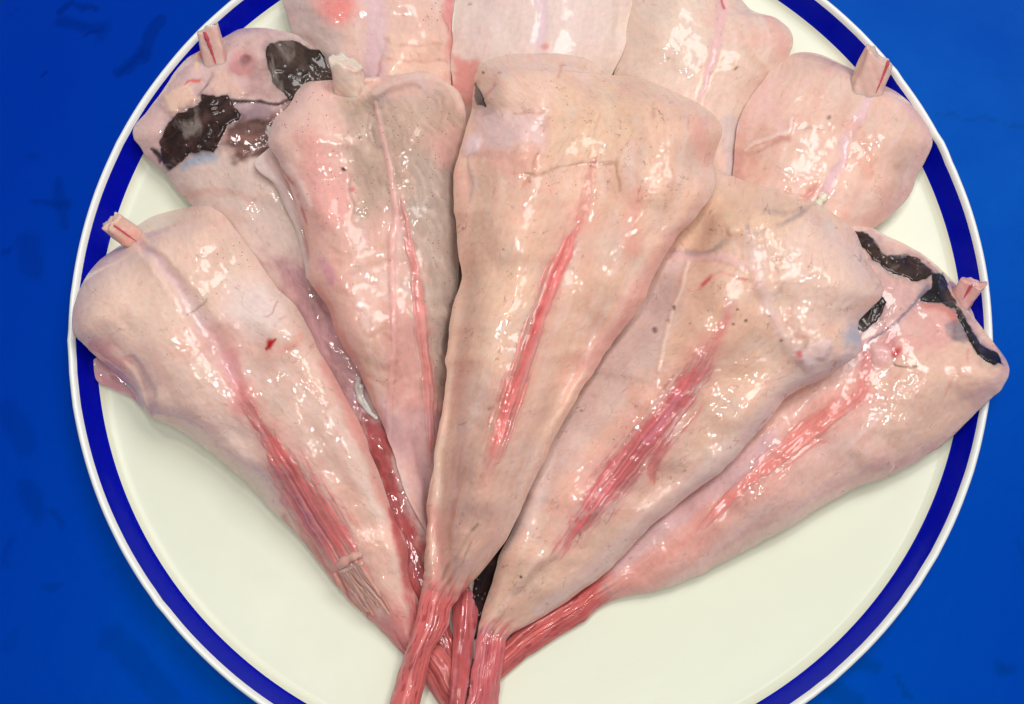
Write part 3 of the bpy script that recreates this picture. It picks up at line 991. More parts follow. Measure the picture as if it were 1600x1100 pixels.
build_piece('I', 'body', [(800, -90, 880, -90), (745, -70, 940, -75), (716, -40, 974, -40), (712, 0, 984, 0), (708, 50, 980, 40), (704, 90, 974, 80),
            (708, 130, 950, 130), (712, 180, 930, 200), (715, 300, 900, 320), (715, 450, 860, 470), (712, 600, 860, 620), (708, 720, 850, 740),
            (705, 830, 815, 850), (706, 900, 785, 910), (708, 960, 764, 962), (712, 1000, 752, 1004), (716, 1030, 742, 1030)], 0.022, (220, 206, 184), 3, paint_I, step=2.4, bumps=.7)

fish_root('G', 'short pale fish tail at upper right with pink backbone end touching the blue rim', (1300, 220))


def paint_G(c):
    for x_, y_, r_, h_ in ((1235, 150, 55, 2.2), (1400, 215, 45, 2.2), (1230, 260, 45, 1.2), (1330, 300, 50, 1.0)):
        c.dot(x_, y_, r_, PINK, 0, h=h_, soft=1)
    c.stroke([(1362, 140), (1345, 175), (1330, 205), (1316, 245), (1298, 290), (1282, 318)], [18, 24, 20, 18, 16, 12], (230, 198, 194), .85, h=-.6)
    c.stroke([(1330, 195), (1345, 230), (1355, 270)], 30, (226, 178, 152), .6, h=-.4)
    c.stroke([(1160, 236), (1180, 218), (1205, 214), (1228, 208), (1238, 188)], [6, 9, 9, 10, 7], (232, 208, 190), .8, h=1.3)
    c.stroke([(1165, 245), (1200, 228), (1228, 218)], 8, (198, 150, 132), .6, h=-1.2)
    c.stroke([(1236, 206), (1262, 202), (1286, 198)], 5, (176, 156, 130), .7, h=-.5)
    c.patch([(1160, 130), (1220, 120), (1220, 190), (1160, 200)], (226, 190, 180), .5, 20)
    c.stroke([(1235, 300), (1260, 308), (1275, 296)], 12, (196, 110, 100), .7, h=-1.0)
    c.stroke([(1150, 240), (1155, 290), (1180, 310)], 22, (205, 150, 135), .6)
    c.stroke([(1420, 170), (1438, 200), (1440, 240), (1420, 290)], 26, (228, 190, 172), .6)
    c.dot(1300, 185, 3, (130, 110, 85), .8)
    c.dot(1398, 262, 7, (205, 168, 142), .6)
    c.stroke([(1362, 250), (1358, 262)], 5, (190, 140, 120), .5)
    c.marks[..., 2] = 0.6


build_piece('G', 'body', [(1350, 120, 1375, 135), (1320, 102, 1395, 140), (1278, 84, 1420, 160), (1240, 86, 1440, 185), (1205, 107, 1457, 215),
            (1180, 142, 1450, 245), (1158, 182, 1432, 275), (1148, 225, 1410, 318), (1146, 270, 1372, 352), (1130, 320, 1320, 400),
            (1100, 380, 1260, 460), (1050, 460, 1180, 540), (1000, 540, 1100, 620), (930, 660, 1000, 720)], 0.022, (228, 194, 168), 4, paint_G)
stub('G', (1352, 140), (1374, 88), 52, 3, roll=-0.35, rise=0.006, thick=34, marrow=(0.05, 0.99, 0.42, 0.42, 0.09))
strands('G', 'white_sliver', [([(1275, 324), (1282, 314), (1291, 303)], 6, 6)], (240, 226, 206), lift=0.0012)

fish_root('B', 'fish tail at upper left with two black membrane patches on its head end', (360, 180))


def paint_B(c):
    c.patch([(205, 200), (300, 80), (380, 40), (480, 60), (520, 140), (440, 160), (300, 160), (240, 240)], (210, 182, 170), .8, 15)
    c.patch([(260, 270), (340, 235), (440, 240), (520, 420), (400, 480)], (212, 196, 176), .8, 25)
    c.patch([(430, 400), (520, 430), (600, 640), (560, 700), (480, 560)], (182, 142, 140), .85, 25, fib=.25, fdir=1.1)
    c.patch([(560, 640), (600, 660), (680, 930), (640, 950), (600, 800)], (150, 52, 54), .9, 12, fib=.5, fdir=1.2)
    c.patch([(378, 182), (400, 165), (460, 162), (490, 200), (440, 245), (372, 250), (345, 228), (356, 200)], (112, 76, 66), .95, 8, fib=.7, fdir=-.25)
    rs = np.random.RandomState(4)
    for _ in range(34):
        x_, y_ = rs.uniform(362, 440), rs.uniform(178, 246)
        L_ = rs.uniform(18, 50)
        c.stroke([(x_, y_), (x_ + L_ * .5, y_ - 6 + rs.uniform(-5, 5)), (x_ + L_, y_ - 8 + rs.uniform(-8, 8))], rs.uniform(2.2, 4.5), (78, 54, 46), .6)
    c.patch([(364, 162), (440, 160), (440, 176), (385, 182)], (170, 150, 150), .7, 6)
    c.patch([(395, 100), (420, 100), (445, 150), (380, 152)], (168, 130, 120), .6, 14, fib=.3, fdir=.2)
    c.stroke([(385, 72), (400, 78), (420, 76)], 12, (150, 118, 105), .5, fib=.5)
    c.patch([(330, 100), (350, 110), (385, 140), (370, 155), (330, 148), (318, 135)], (222, 190, 166), .7, 8, h=.8)
    c.stroke([(338, 102), (328, 122), (318, 138), (310, 150)], [2.5, 4.5, 3, 4], (92, 76, 66), .7, warp=.8, h=-.5)
    c.dot(376, 97, 17, (196, 140, 132), .9, h=-1.6)
    c.dot(379, 94, 8, (150, 110, 104), .9, h=-1.0)
    c.stroke([(360, 97), (366, 110), (380, 114), (390, 108)], 5, (204, 120, 112), .7, h=.6)
    c.patch([(252, 146), (270, 134), (292, 136), (314, 156), (292, 168), (266, 178), (254, 164)], (232, 200, 170), .9, 10, h=2.0)
    c.stroke([(285, 137), (294, 128), (308, 128)], [3, 7, 5], (222, 100, 84), .8, h=.6)
    c.stroke([(313, 84), (318, 90)], 9, (218, 96, 84), .9, warp=0)
    c.stroke([(307, 88), (307, 104)], 6, (232, 200, 150), .9, warp=0)
    c.stroke([(236, 166), (226, 178)], 5, (206, 110, 130), .6)
    c.stroke([(286, 262), (302, 250), (330, 246)], [16, 26, 20], (150, 172, 182), .8, soft=1)
    c.stroke([(300, 240), (325, 238)], 10, (70, 84, 96), .6, soft=1)
    c.stroke([(262, 284), (290, 302), (330, 300), (400, 310)], 16, (204, 162, 142), .5)
    c.stroke([(456, 152), (440, 160), (400, 159), (363, 160)], [9, 6, 4, 8], BLK, .95, warp=.6, jag=1.5, h=.4)
    BL2 = [(296, 169), (316, 159), (313, 146), (329, 153), (354, 148), (363, 161), (378, 180), (356, 198), (347, 216), (334, 238), (318, 235),
           (297, 238), (276, 254), (261, 268), (251, 250), (250, 230), (258, 200), (270, 182)]
    c.patch(BL2, (60, 40, 38), 1, 2.5, part='black_membrane', fib=.5, fdir=-.8, warp=.5, h=.3)
    BL1 = [(419, 64), (459, 64), (503, 83), (513, 99), (530, 130), (500, 150), (471, 150), (453, 159), (442, 148), (430, 136), (421, 107), (414, 80)]
    c.patch(BL1, (62, 48, 44), 1, 2.0, part='black_membrane', fib=.25, fdir=.35, warp=.35)
    c.stroke([(237, 233), (247, 241), (252, 250)], [4, 9, 6], BLK, .95, jag=2)
    c.stroke([(257, 268), (259, 280)], 6, BLK, .95)
    c.marks[..., 2] = 0.6


build_piece('B', 'body', [(325, 90, 345, 75), (300, 86, 362, 52), (275, 109, 384, 43), (250, 145, 428, 43), (228, 175, 475, 60), (209, 205, 506, 90),
            (222, 235, 530, 150), (247, 262, 545, 200), (265, 283, 560, 250), (300, 322, 575, 310), (350, 400, 590, 390), (410, 500, 605, 470),
            (470, 600, 620, 560), (530, 720, 640, 680), (590, 830, 665, 800), (640, 930, 690, 920), (655, 970, 702, 960), (676, 1020, 714, 1010), (690, 1080, 725, 1075), (700, 1140, 735, 1140)], 0.020, (210, 184, 168), 5, paint_B, stem_from=15, tone=(.75, .6, .6))
stub('B', (338, 96), (324, 44), 38, 5, roll=0.15, rise=0.007, thick=30, marrow=(0.02, 0.97, 0.12, -0.12, 0.2))

fish_root('F', 'fish tail at far right with black membrane, its pink backbone end over the rim', (1420, 560))


def paint_F(c):
    for x_, y_, r_, h_ in ((1480, 590, 60, 2.0), (1420, 640, 50, 1.5)):
        c.dot(x_, y_, r_, PINK, 0, h=h_, soft=1)
    c.patch([(1340, 400), (1400, 438), (1455, 450), (1410, 520), (1350, 590), (1300, 560)], (208, 172, 160), .8, 15, fib=.12, fdir=1.5)
    c.patch([(1350, 590), (1440, 500), (1500, 520), (1560, 580), (1500, 670), (1400, 720)], (224, 192, 164), .7, 20)
    c.patch([(1440, 470), (1490, 490), (1480, 540), (1400, 560), (1370, 540)], (220, 168, 155), .7, 14)
    c.stroke([(1448, 478), (1475, 484), (1490, 500)], 18, (212, 120, 108), .7)
    c.stroke([(1350, 560), (1352, 600), (1330, 625)], 26, (208, 116, 112), .6, fib=.3)
    c.dot(1400, 549, 8, (190, 50, 54), .9)
    c.dot(1388, 536, 10, (190, 110, 108), .6)
    c.dot(1378, 556, 14, (224, 186, 176), .8, h=1.0)
    c.stroke([(1396, 566), (1412, 571), (1436, 571)], 5, (140, 116, 96), .8, h=-.6)
    c.stroke([(1340, 612), (1300, 645), (1255, 680), (1210, 715), (1165, 752), (1125, 795), (1090, 830)], [24, 34, 36, 30, 26, 22, 8], (208, 108, 98), .8,
             fib=.4, jag=5, part='red_muscle')
    c.stroke([(1340, 612), (1255, 680), (1165, 752), (1060, 850), (980, 905)], 80, (222, 140, 122), .5, soft=1)
    c.stroke([(1200, 690), (1120, 760), (1040, 820), (960, 885)], 40, (206, 180, 176), .6)
    c.stroke([(1465, 520), (1470, 545), (1472, 556)], 2.5, (196, 100, 90), .6, warp=1)
    c.stroke([(1510, 545), (1512, 570)], 4, (214, 140, 120), .6)
    c.stroke([(1520, 618), (1524, 635)], 3, (196, 100, 90), .6)
    c.stroke([(1485, 590), (1478, 620)], 3, (205, 120, 105), .5)
    c.patch([(1480, 505), (1505, 500), (1522, 530), (1500, 530), (1488, 528)], (112, 112, 122), .75, 6, fib=.4, fdir=1.3)
    c.stroke([(1450, 450), (1432, 472), (1412, 490), (1398, 508), (1372, 522), (1356, 534)], [12, 7, 5, 4, 4, 3], (108, 110, 124), .85, h=.6, warp=.4)
    c.stroke([(1446, 446), (1430, 462)], 12, (176, 170, 176), .7)
    c.patch([(1334, 363), (1351, 363), (1364, 372), (1373, 390), (1384, 403), (1402, 403), (1417, 397), (1432, 399), (1444, 411), (1463, 429),
             (1447, 438), (1429, 436), (1399, 429), (1378, 420), (1360, 406), (1345, 381)], (62, 46, 42), 1, 2.2, part='black_membrane', fib=.5, fdir=.6, warp=.6, h=.4)
    c.patch([(1455, 424), (1474, 428), (1484, 452), (1497, 474), (1484, 484), (1470, 474), (1437, 471), (1455, 452)], (44, 42, 48), 1, 2.2,
            part='black_membrane', fib=.6, fdir=.9, warp=.6, h=.6)
    c.patch([(1490, 478), (1502, 482), (1516, 508), (1528, 530), (1540, 545), (1558, 553), (1568, 572), (1540, 566), (1523, 548), (1508, 526), (1494, 498)],
            (48, 44, 48), 1, 2.2, part='black_membrane', fib=.6, fdir=.9, warp=.6, h=.6)
    c.patch([(1379, 461), (1386, 471), (1380, 482), (1362, 506), (1349, 521), (1330, 512), (1340, 500), (1360, 480)], (56, 44, 44), 1, 2.0, part='black_membrane', fib=.3, warp=.3)
    c.stroke([(1470, 470), (1482, 466), (1498, 490)], 10, (140, 150, 165), .5)
    c.marks[..., 2] = 0.95


build_piece('F', 'body', [(1502, 455, 1520, 488), (1488, 438, 1529, 512), (1468, 418, 1547, 537), (1446, 400, 1566, 552), (1420, 385, 1577, 576), (1388, 370, 1568, 602), (1356, 353, 1540, 635),
            (1325, 360, 1500, 670), (1290, 400, 1450, 710), (1250, 470, 1390, 742), (1200, 550, 1330, 768), (1150, 620, 1270, 800),
            (1100, 690, 1200, 842), (1050, 750, 1130, 878), (1000, 810, 1075, 905), (960, 860, 1020, 924), (935, 895, 960, 940), (900, 925, 915, 970), (850, 958, 865, 1000), (800, 995, 815, 1038), (755, 1030, 770, 1072), (715, 1060, 730, 1105)],
            0.024, (225, 188, 166), 6, paint_F, stem_from=16, tone=(1, .9, .88))
stub('F', (1500, 468), (1521, 441), 38, 8, roll=0.2, rise=0.004, thick=34, col=(230, 176, 172), marrow=(0.35, 1.0, 0.25, 0.1, 0.13), notch=1.0)

fish_root('A', 'fish tail at left front with torn red fibres, its backbone pointing at the rim', (330, 560))


def paint_A(c):
    for x_, y_, r_, h_ in ((290, 395, 60, 3.0), (165, 480, 45, 2.2), (400, 490, 52, 3.0), (455, 555, 40, 1.5), (250, 560, 60, 1.5), (300, 640, 40, 1.0)):
        c.dot(x_, y_, r_, PINK, 0, h=h_, soft=1)
    c.patch([(130, 430), (220, 350), (340, 330), (400, 420), (300, 520), (160, 540)], (228, 202, 176), .6, 30)
    c.stroke([(215, 372), (262, 425), (300, 480), (340, 540), (372, 610)], [16, 26, 40, 44, 24], (220, 192, 184), .75, h=-2.0, soft=1)
    c.dot(395, 480, 46, (230, 216, 200), .8, h=.8)
    c.dot(350, 535, 34, (220, 168, 150), .6, h=-.6)
    c.stroke([(362, 560), (370, 600), (380, 630)], 46, (226, 160, 155), .7, soft=1)
    c.patch([(325, 382), (372, 362), (392, 395), (360, 440), (318, 480), (296, 492), (300, 470), (330, 430)], (214, 192, 166), .4, 12, speck=1.0)
    c.patch([(120, 470), (160, 470), (170, 540), (130, 530)], None, speck=.5, soft=12)
    c.stroke([(292, 490), (312, 476), (322, 466)], 3, (130, 112, 96), .6)
    c.dot(422, 535, 6, (176, 26, 30), 1)
    c.stroke([(416, 541), (428, 531)], 6, (176, 26, 30), .9)
    c.stroke([(395, 498), (420, 492), (432, 472)], 2.5, (170, 90, 80), .7)
    for a_ in range(5):
        yy = 480 + a_ * 20
        c.stroke([(430 + a_ * 9, yy + 24), (452 + a_ * 9, yy + 14), (474 + a_ * 8, yy - 4)], 4, (200, 150, 132), .5, h=-.7)
    c.stroke([(400, 560), (440, 545), (470, 530)], 10, (214, 140, 118), .4)
    c.patch([(135, 540), (170, 530), (215, 610), (160, 605)], (206, 150, 146), .75, 10)
    c.stroke([(150, 595), (190, 600), (215, 618)], 10, (170, 130, 140), .7)
    c.stroke([(140, 545), (165, 560), (200, 565)], 20, (220, 156, 140), .6)
    c.dot(240, 640, 26, (224, 196, 172), .6, h=1.0)
    c.stroke([(205, 560), (230, 600), (240, 640)], 18, (216, 176, 158), .5, h=-.8)
    c.stroke([(378, 625), (400, 655), (430, 695), (465, 745), (500, 800), (530, 850), (552, 890)], [60, 60, 80, 100, 110, 100, 80], (220, 140, 126), .5, soft=1)
    c.stroke([(374, 616), (395, 648), (420, 685), (450, 735), (480, 785), (510, 835), (545, 890)], [12, 18, 28, 48, 66, 78, 60], (194, 92, 88), .85,
             fib=.5, jag=8, part='red_muscle', soft=.5)
    c.stroke([(392, 648), (430, 710), (462, 770), (500, 840), (528, 885)], 6, (232, 160, 150), .7, h=.9, warp=.3)
    c.stroke([(510, 570), (545, 640), (590, 740), (620, 830)], 26, (214, 132, 122), .55, soft=1)
    c.stroke([(610, 800), (635, 870), (650, 950), (660, 990)], [14, 30, 34, 40], (190, 84, 84), .8, fib=.3)
    c.stroke([(440, 810), (490, 870), (540, 930), (620, 1005)], [14, 26, 34, 40], (196, 104, 98), .7, fib=.2)
    c.stroke([(540, 760), (580, 850), (610, 930), (625, 985)], [30, 40, 40, 24], (222, 182, 156), .6)
    c.patch([(600, 930), (640, 960), (660, 1010), (610, 1000)], (198, 120, 116), .7, 14)
    c.stroke([(520, 640), (560, 720), (590, 800)], 22, (228, 210, 190), .6, h=.4)
    c.marks[..., 2] = 0.5 + 0.4 * sstep(480, 640, c.Y)


build_piece('A', 'skin_flap', [(146, 562, 170, 545), (148, 582, 190, 562), (154, 598, 215, 585), (172, 606, 235, 610), (205, 622, 250, 635), (225, 640, 255, 655)],
            0.006, (196, 150, 150), 15, None, edge_r=18, wob=5, bumps=.5)
build_piece('A', 'body', [(205, 362, 215, 352), (188, 384, 240, 337), (156, 406, 275, 327), (134, 434, 319, 322), (116, 472, 350, 334), (110, 502, 375, 362),
            (120, 530, 400, 402), (141, 552, 430, 443), (172, 580, 462, 476), (203, 612, 484, 512), (240, 652, 503, 556), (268, 664, 530, 604),
            (305, 690, 556, 655), (350, 724, 580, 708), (400, 768, 600, 754), (450, 818, 615, 800), (490, 868, 632, 850), (530, 918, 640, 900),
            (575, 965, 655, 950), (618, 1008, 668, 1000), (645, 1040, 690, 1015), (682, 1092, 722, 1066), (710, 1140, 752, 1120)], 0.029, (224, 196, 172), 7, paint_A, stem_from=19, tone=(1, 1, 1))
stub('A', (210, 374), (174, 346), 36, 11, roll=-0.1, rise=0.006, thick=30, col=(230, 190, 176), marrow=(0.0, 0.98, -0.2, -0.3, 0.12))
rs = np.random.RandomState(12)
tf_lines = []
for k in range(13):
    q = k / 12.0
    x0, y0 = 524 + 34 * q + rs.uniform(-3, 3), 892 - 18 * q + rs.uniform(-5, 5)
    L_ = rs.uniform(0.7, 1.05)
    tf_lines.append(([(x0, y0), (x0 + 16 * L_ + rs.uniform(-3, 3), y0 + 28 * L_), (x0 + 36 * L_ + rs.uniform(-4, 4), y0 + 54 * L_),
                      (x0 + 50 * L_ + rs.uniform(-5, 5), y0 + 78 * L_)], rs.uniform(2.2, 4.2), rs.uniform(1.4, 2.8)))
strands('A', 'torn_fibre', tf_lines, (226, 156, 144), lift=0.0004)
strands('A', 'torn_membrane', [([(528, 886), (546, 872), (566, 866)], 8, 5), ([(534, 894), (552, 884), (568, 880)], 6, 4)], (224, 170, 158), lift=0.0001)

stem_piece('I', [(706, 790, 750, 790), (705, 845, 750, 845), (705, 900, 750, 895), (706, 943, 750, 938), (708, 1000, 742, 1000), (703, 1069, 731, 1069), (698, 1140, 722, 1140)], 24, (.85, .72, .78))

fish_root('C', 'speckled fish tail with olive-grey flank and white backbone end, left of the largest', (580, 300))


def paint_C(c):
    for x_, y_, r_, h_ in ((480, 200, 50, 2.0), (670, 190, 50, 2.0), (575, 220, 30, -1.0)):
        c.dot(x_, y_, r_, PINK, 0, h=h_, soft=1)
    c.patch([(425, 200), (480, 130), (535, 150), (545, 250), (555, 350), (500, 340), (450, 290)], (230, 196, 174), .8, 14, speck=.45, h=.5)
    c.patch([(458, 212), (490, 196), (520, 230), (545, 290), (550, 345), (505, 345), (478, 290)], (226, 166, 152), .7, 18)
    c.stroke([(490, 340), (510, 420), (540, 500)], 60, (220, 170, 150), .6, soft=1)
    c.patch([(535, 160), (560, 148), (610, 142), (690, 138), (728, 180), (724, 300), (716, 450), (700, 560), (682, 640), (668, 520), (644, 380),
             (618, 290), (590, 330), (556, 362), (546, 250), (532, 190)], (190, 168, 144), .8, 17, speck=.85, fib=.2, fdir=1.1)
    c.patch([(640, 240), (722, 240), (716, 480), (695, 620), (680, 600), (664, 450), (645, 330)], (188, 175, 156), .8, 18, fib=.22, fdir=1.2, speck=.4)
    c.patch([(538, 160), (575, 152), (582, 165), (555, 178)], (150, 132, 106), .6, 8, fib=.6, fdir=.5)
    c.stroke([(590, 150), (625, 134), (645, 130), (655, 136)], 8, (156, 132, 106), .45)
    c.stroke([(585, 145), (630, 122), (670, 118), (700, 134), (722, 165)], 12, (230, 202, 178), .8, warp=.4)
    c.patch([(665, 215), (705, 205), (718, 240), (700, 270), (680, 260)], (214, 172, 156), .7, 10)
    c.stroke([(586, 160), (600, 220), (612, 290), (618, 340), (612, 420), (616, 500), (613, 590), (604, 690)], [6, 8, 12, 14, 12, 10, 12, 10], (230, 184, 170), .8, h=.9, warp=.4)
    c.stroke([(578, 160), (588, 220), (596, 290)], 6, (160, 130, 108), .5, h=-.8)
    c.stroke([(530, 180), (540, 240), (545, 300), (556, 340)], 4, (180, 140, 120), .6, h=-.8)
    c.stroke([(626, 318), (640, 380), (652, 450), (661, 520), (668, 590), (674, 660), (676, 720)], [10, 16, 16, 18, 20, 18, 12], (200, 116, 106), .8, fib=.5,
             jag=3, part='red_muscle', soft=.5)
    c.stroke([(652, 420), (663, 500), (672, 600)], 4, (232, 170, 160), .7, h=.6, warp=.3)
    for k in range(9):
        yy = 392 + k * 25
        x0 = 512 + k * 8.5
        c.stroke([(x0, yy - 6), (x0 + 30, yy + 9), (x0 + 62 - k * 2, yy - 2), (606, yy - 12)], 11, (208, 164, 134), .45, h=-.4, soft=1)
        c.stroke([(x0, yy + 8), (x0 + 30, yy + 22), (604, yy + 4)], 9, (226, 186, 152), .3, h=.08, soft=1)
    c.patch([(520, 380), (600, 380), (605, 640), (590, 640)], None, speck=.3, soft=20)
    c.stroke([(500, 450), (530, 520), (570, 600)], 22, (216, 150, 140), .6, soft=1)
    c.stroke([(505, 410), (520, 440)], 16, (200, 140, 150), .6)
    c.patch([(600, 640), (680, 640), (672, 840), (640, 790)], (200, 166, 162), .75, 22)
    c.stroke([(604, 620), (606, 680), (620, 740)], 10, (226, 200, 196), .7, h=.5)
    c.patch([(610, 480), (660, 500), (672, 640), (606, 640)], (214, 160, 146), .5, 16)
    c.stroke([(408, 256), (430, 272), (446, 310), (462, 350), (476, 420)], [14, 24, 24, 22, 18], (220, 198, 182), .9, h=-.6, warp=.4)
    c.stroke([(440, 262), (460, 290), (472, 330), (478, 350)], [3, 7, 6, 3], (176, 96, 96), .7, h=-1.8, warp=.4)
    c.stroke([(446, 256), (468, 285), (482, 320)], 14, (234, 204, 188), .7, h=.5, warp=.7, soft=1)
    c.dot(536, 264, 3.2, (60, 40, 30), .95)
    c.dot(561, 217, 2.0, (70, 50, 40), .9)
    c.dot(548, 298, 3, (200, 90, 90), .7)
    c.marks[..., 1] = 0.35
    c.marks[..., 2] = 0.15 + 0.75 * sstep(400, 560, c.Y)


build_piece('C', 'skin_flap', [(400, 248, 424, 228), (398, 258, 440, 250), (410, 272, 456, 285), (430, 290, 470, 320), (448, 328, 480, 365),
            (464, 362, 488, 400), (474, 400, 492, 430), (480, 436, 494, 450)], 0.007, (216, 198, 184), 14, lambda c: c.patch([(440, 250), (490, 340), (490, 420), (470, 330)], (190, 120, 116), .6, 8),
            edge_r=18, wob=4, bumps=.5)
build_piece('C', 'body', [(520, 142, 572, 138), (504, 135, 588, 130), (485, 127, 610, 119), (466, 143, 640, 114), (448, 170, 665, 111), (430, 186, 695, 127),
            (419, 215, 716, 145), (422, 236, 727, 172), (437, 262, 729, 205), (453, 290, 726, 260), (468, 337, 722, 330), (480, 388, 718, 400),
            (482, 440, 715, 460), (510, 478, 712, 500), (528, 520, 706, 545), (548, 560, 700, 585), (572, 605, 696, 630), (597, 665, 690, 690),
            (618, 720, 684, 740), (640, 780, 678, 795), (665, 830, 672, 835)], 0.025, (226, 188, 166), 8, paint_C, lift=.002, step=1.8)
stub('C', (547, 142), (540, 96), 48, 14, roll=0.5, rise=0.006, thick=36, col=(236, 214, 200))
strands('C', 'skin_flap', [([(560, 588), (560, 615), (572, 638), (590, 655)], 5, 4), ([(563, 600), (566, 622), (580, 645)], 6, 3)], (214, 200, 194), lift=0.0005)

fish_root('E', 'wide fish tail right of centre with pale fascia bands and a broad red muscle', (1130, 520))


def paint_E(c):
    for x_, y_, r_, h_ in ((1290, 430, 55, 2.8), (1130, 345, 45, 1.8), (1320, 560, 40, 1.0)):
        c.dot(x_, y_, r_, PINK, 0, h=h_, soft=1)
    c.patch([(1235, 350), (1300, 345), (1340, 380), (1372, 440), (1330, 500), (1240, 520), (1222, 430)], (231, 205, 182), .75, 22, h=.5)
    c.patch([(1080, 300), (1180, 290), (1270, 320), (1200, 370), (1090, 395), (1050, 370)], (224, 194, 158), .7, 15)
    c.patch([(1040, 400), (1078, 404), (1055, 480), (1032, 560), (960, 640), (880, 750), (815, 840), (790, 860), (800, 790), (880, 640), (960, 520)],
            (214, 194, 178), .85, 14)
    c.stroke([(1075, 408), (1060, 460), (1040, 520), (1030, 580)], 7, (234, 210, 186), .8, h=.9, warp=.5)
    c.stroke([(1170, 370), (1182, 410), (1192, 450), (1206, 490), (1226, 530), (1262, 562)], [30, 30, 24, 26, 28, 34], (220, 196, 180), .7, h=.7, warp=.9, soft=1)
    c.stroke([(1300, 560), (1240, 610), (1180, 672), (1110, 735), (1040, 795), (960, 865), (890, 925), (840, 960)], [60, 70, 66, 60, 64, 60, 40, 20],
             (216, 190, 174), .8, soft=1)
    c.patch([(1095, 430), (1165, 430), (1200, 520), (1180, 600), (1060, 600), (1050, 520)], (220, 184, 152), .6, 18)
    c.stroke([(1060, 400), (1120, 404), (1170, 420)], 16, (226, 190, 178), .7, h=.5)
    c.stroke([(1090, 450), (1105, 438), (1130, 430), (1165, 440)], 5, (206, 100, 90), .7)
    c.stroke([(1095, 445), (1112, 432)], 5, (196, 60, 60), .7)
    c.stroke([(1145, 480), (1132, 510), (1122, 530)], 24, (212, 116, 112), .6, soft=1)
    c.stroke([(1110, 470), (1125, 478)], 8, (200, 110, 100), .5)
    c.stroke([(1105, 545), (1070, 600), (1030, 655), (985, 710), (940, 765), (905, 815), (880, 850)], [70, 90, 110, 120, 110, 80, 40], (220, 140, 130), .5, soft=1)
    c.stroke([(1106, 548), (1088, 585), (1060, 625), (1030, 665), (1000, 702), (970, 740), (938, 780), (905, 825), (878, 862)],
             [26, 40, 46, 48, 58, 60, 52, 26, 12], (190, 86, 88), .85, fib=.55, jag=8, part='red_muscle', soft=.5)
    c.stroke([(1060, 620), (1035, 660), (1010, 690)], 14, (214, 130, 140), .5, warp=.3)
    c.stroke([(1060, 560), (1045, 590), (1035, 605)], 3, (170, 90, 80), .6)
    c.stroke([(1040, 690), (1022, 730), (1018, 750)], 18, (196, 100, 96), .6, fib=.6, jag=5)
    for pts in ([(1050, 394), (1100, 396), (1130, 388), (1170, 368)], [(1145, 318), (1162, 340), (1168, 362)], [(1170, 368), (1210, 356), (1245, 336), (1268, 322)],
                [(1190, 330), (1225, 332), (1250, 326)], [(1120, 392), (1135, 380)]):
        c.stroke(pts, 9, (156, 142, 138), .55, h=-.8, jag=2)
    c.stroke([(1220, 374), (1222, 392), (1218, 405)], 9, (186, 128, 96), .7, h=-.9)
    c.stroke([(1205, 400), (1225, 440), (1215, 465)], 5, (186, 150, 120), .6, h=-.5)
    c.dot(1140, 362, 8, (232, 206, 176), .6, h=.9)
    c.patch([(1242, 556), (1262, 536), (1290, 530), (1302, 540), (1292, 566), (1262, 576)], (232, 208, 194), .75, 7, h=1.2)
    c.dot(1336, 528, 17, (146, 166, 178), .75, soft=1)
    c.patch([(1320, 552), (1348, 552), (1345, 585), (1310, 590)], (206, 190, 184), .8, 9, h=.6)
    c.stroke([(1340, 498), (1365, 484), (1378, 470)], 10, (196, 186, 180), .7)
    c.stroke([(800, 925), (830, 898), (865, 868)], 18, (156, 124, 106), .5, fib=.4, soft=1)
    c.stroke([(766, 985), (778, 968), (796, 955)], 6, (140, 112, 96), .7, h=-.6)
    c.dot(1023, 518, 4, (130, 110, 108), .9, h=-.4)
    for x, y in ((1157, 484), (1148, 508), (1168, 504), (1217, 533), (1055, 481), (1032, 842), (812, 899)):
        c.dot(x, y, 2.2, (60, 44, 40), .9)
    c.dot(1248, 552, 5, (206, 80, 84), .8)
    c.marks[..., 1] = 0.8
    c.marks[..., 2] = 0.45 + 0.55 * sstep(500, 600, c.Y)


build_piece('E', 'body', [(1190, 292, 1215, 297), (1150, 280, 1266, 312), (1115, 268, 1306, 336), (1080, 300, 1335, 362), (1050, 345, 1352, 400),
            (1020, 385, 1380, 460), (995, 430, 1340, 505), (970, 475, 1347, 545), (945, 520, 1300, 582), (920, 560, 1240, 615), (890, 610, 1190, 672),
            (860, 665, 1130, 735), (835, 720, 1070, 780), (812, 780, 1010, 830), (795, 838, 955, 885), (776, 880, 900, 930), (758, 935, 845, 965),
            (747, 985, 797, 993), (741, 1020, 789, 1015), (734, 1055, 784, 1050), (728, 1100, 780, 1100), (724, 1150, 776, 1150)], 0.027, (226, 193, 162), 9, paint_E, lift=.001, stem_from=17, tone=(.98, .92, 1.05))

fish_root('D', 'largest fish tail, on top in the centre, with a long narrow red stripe', (890, 400))


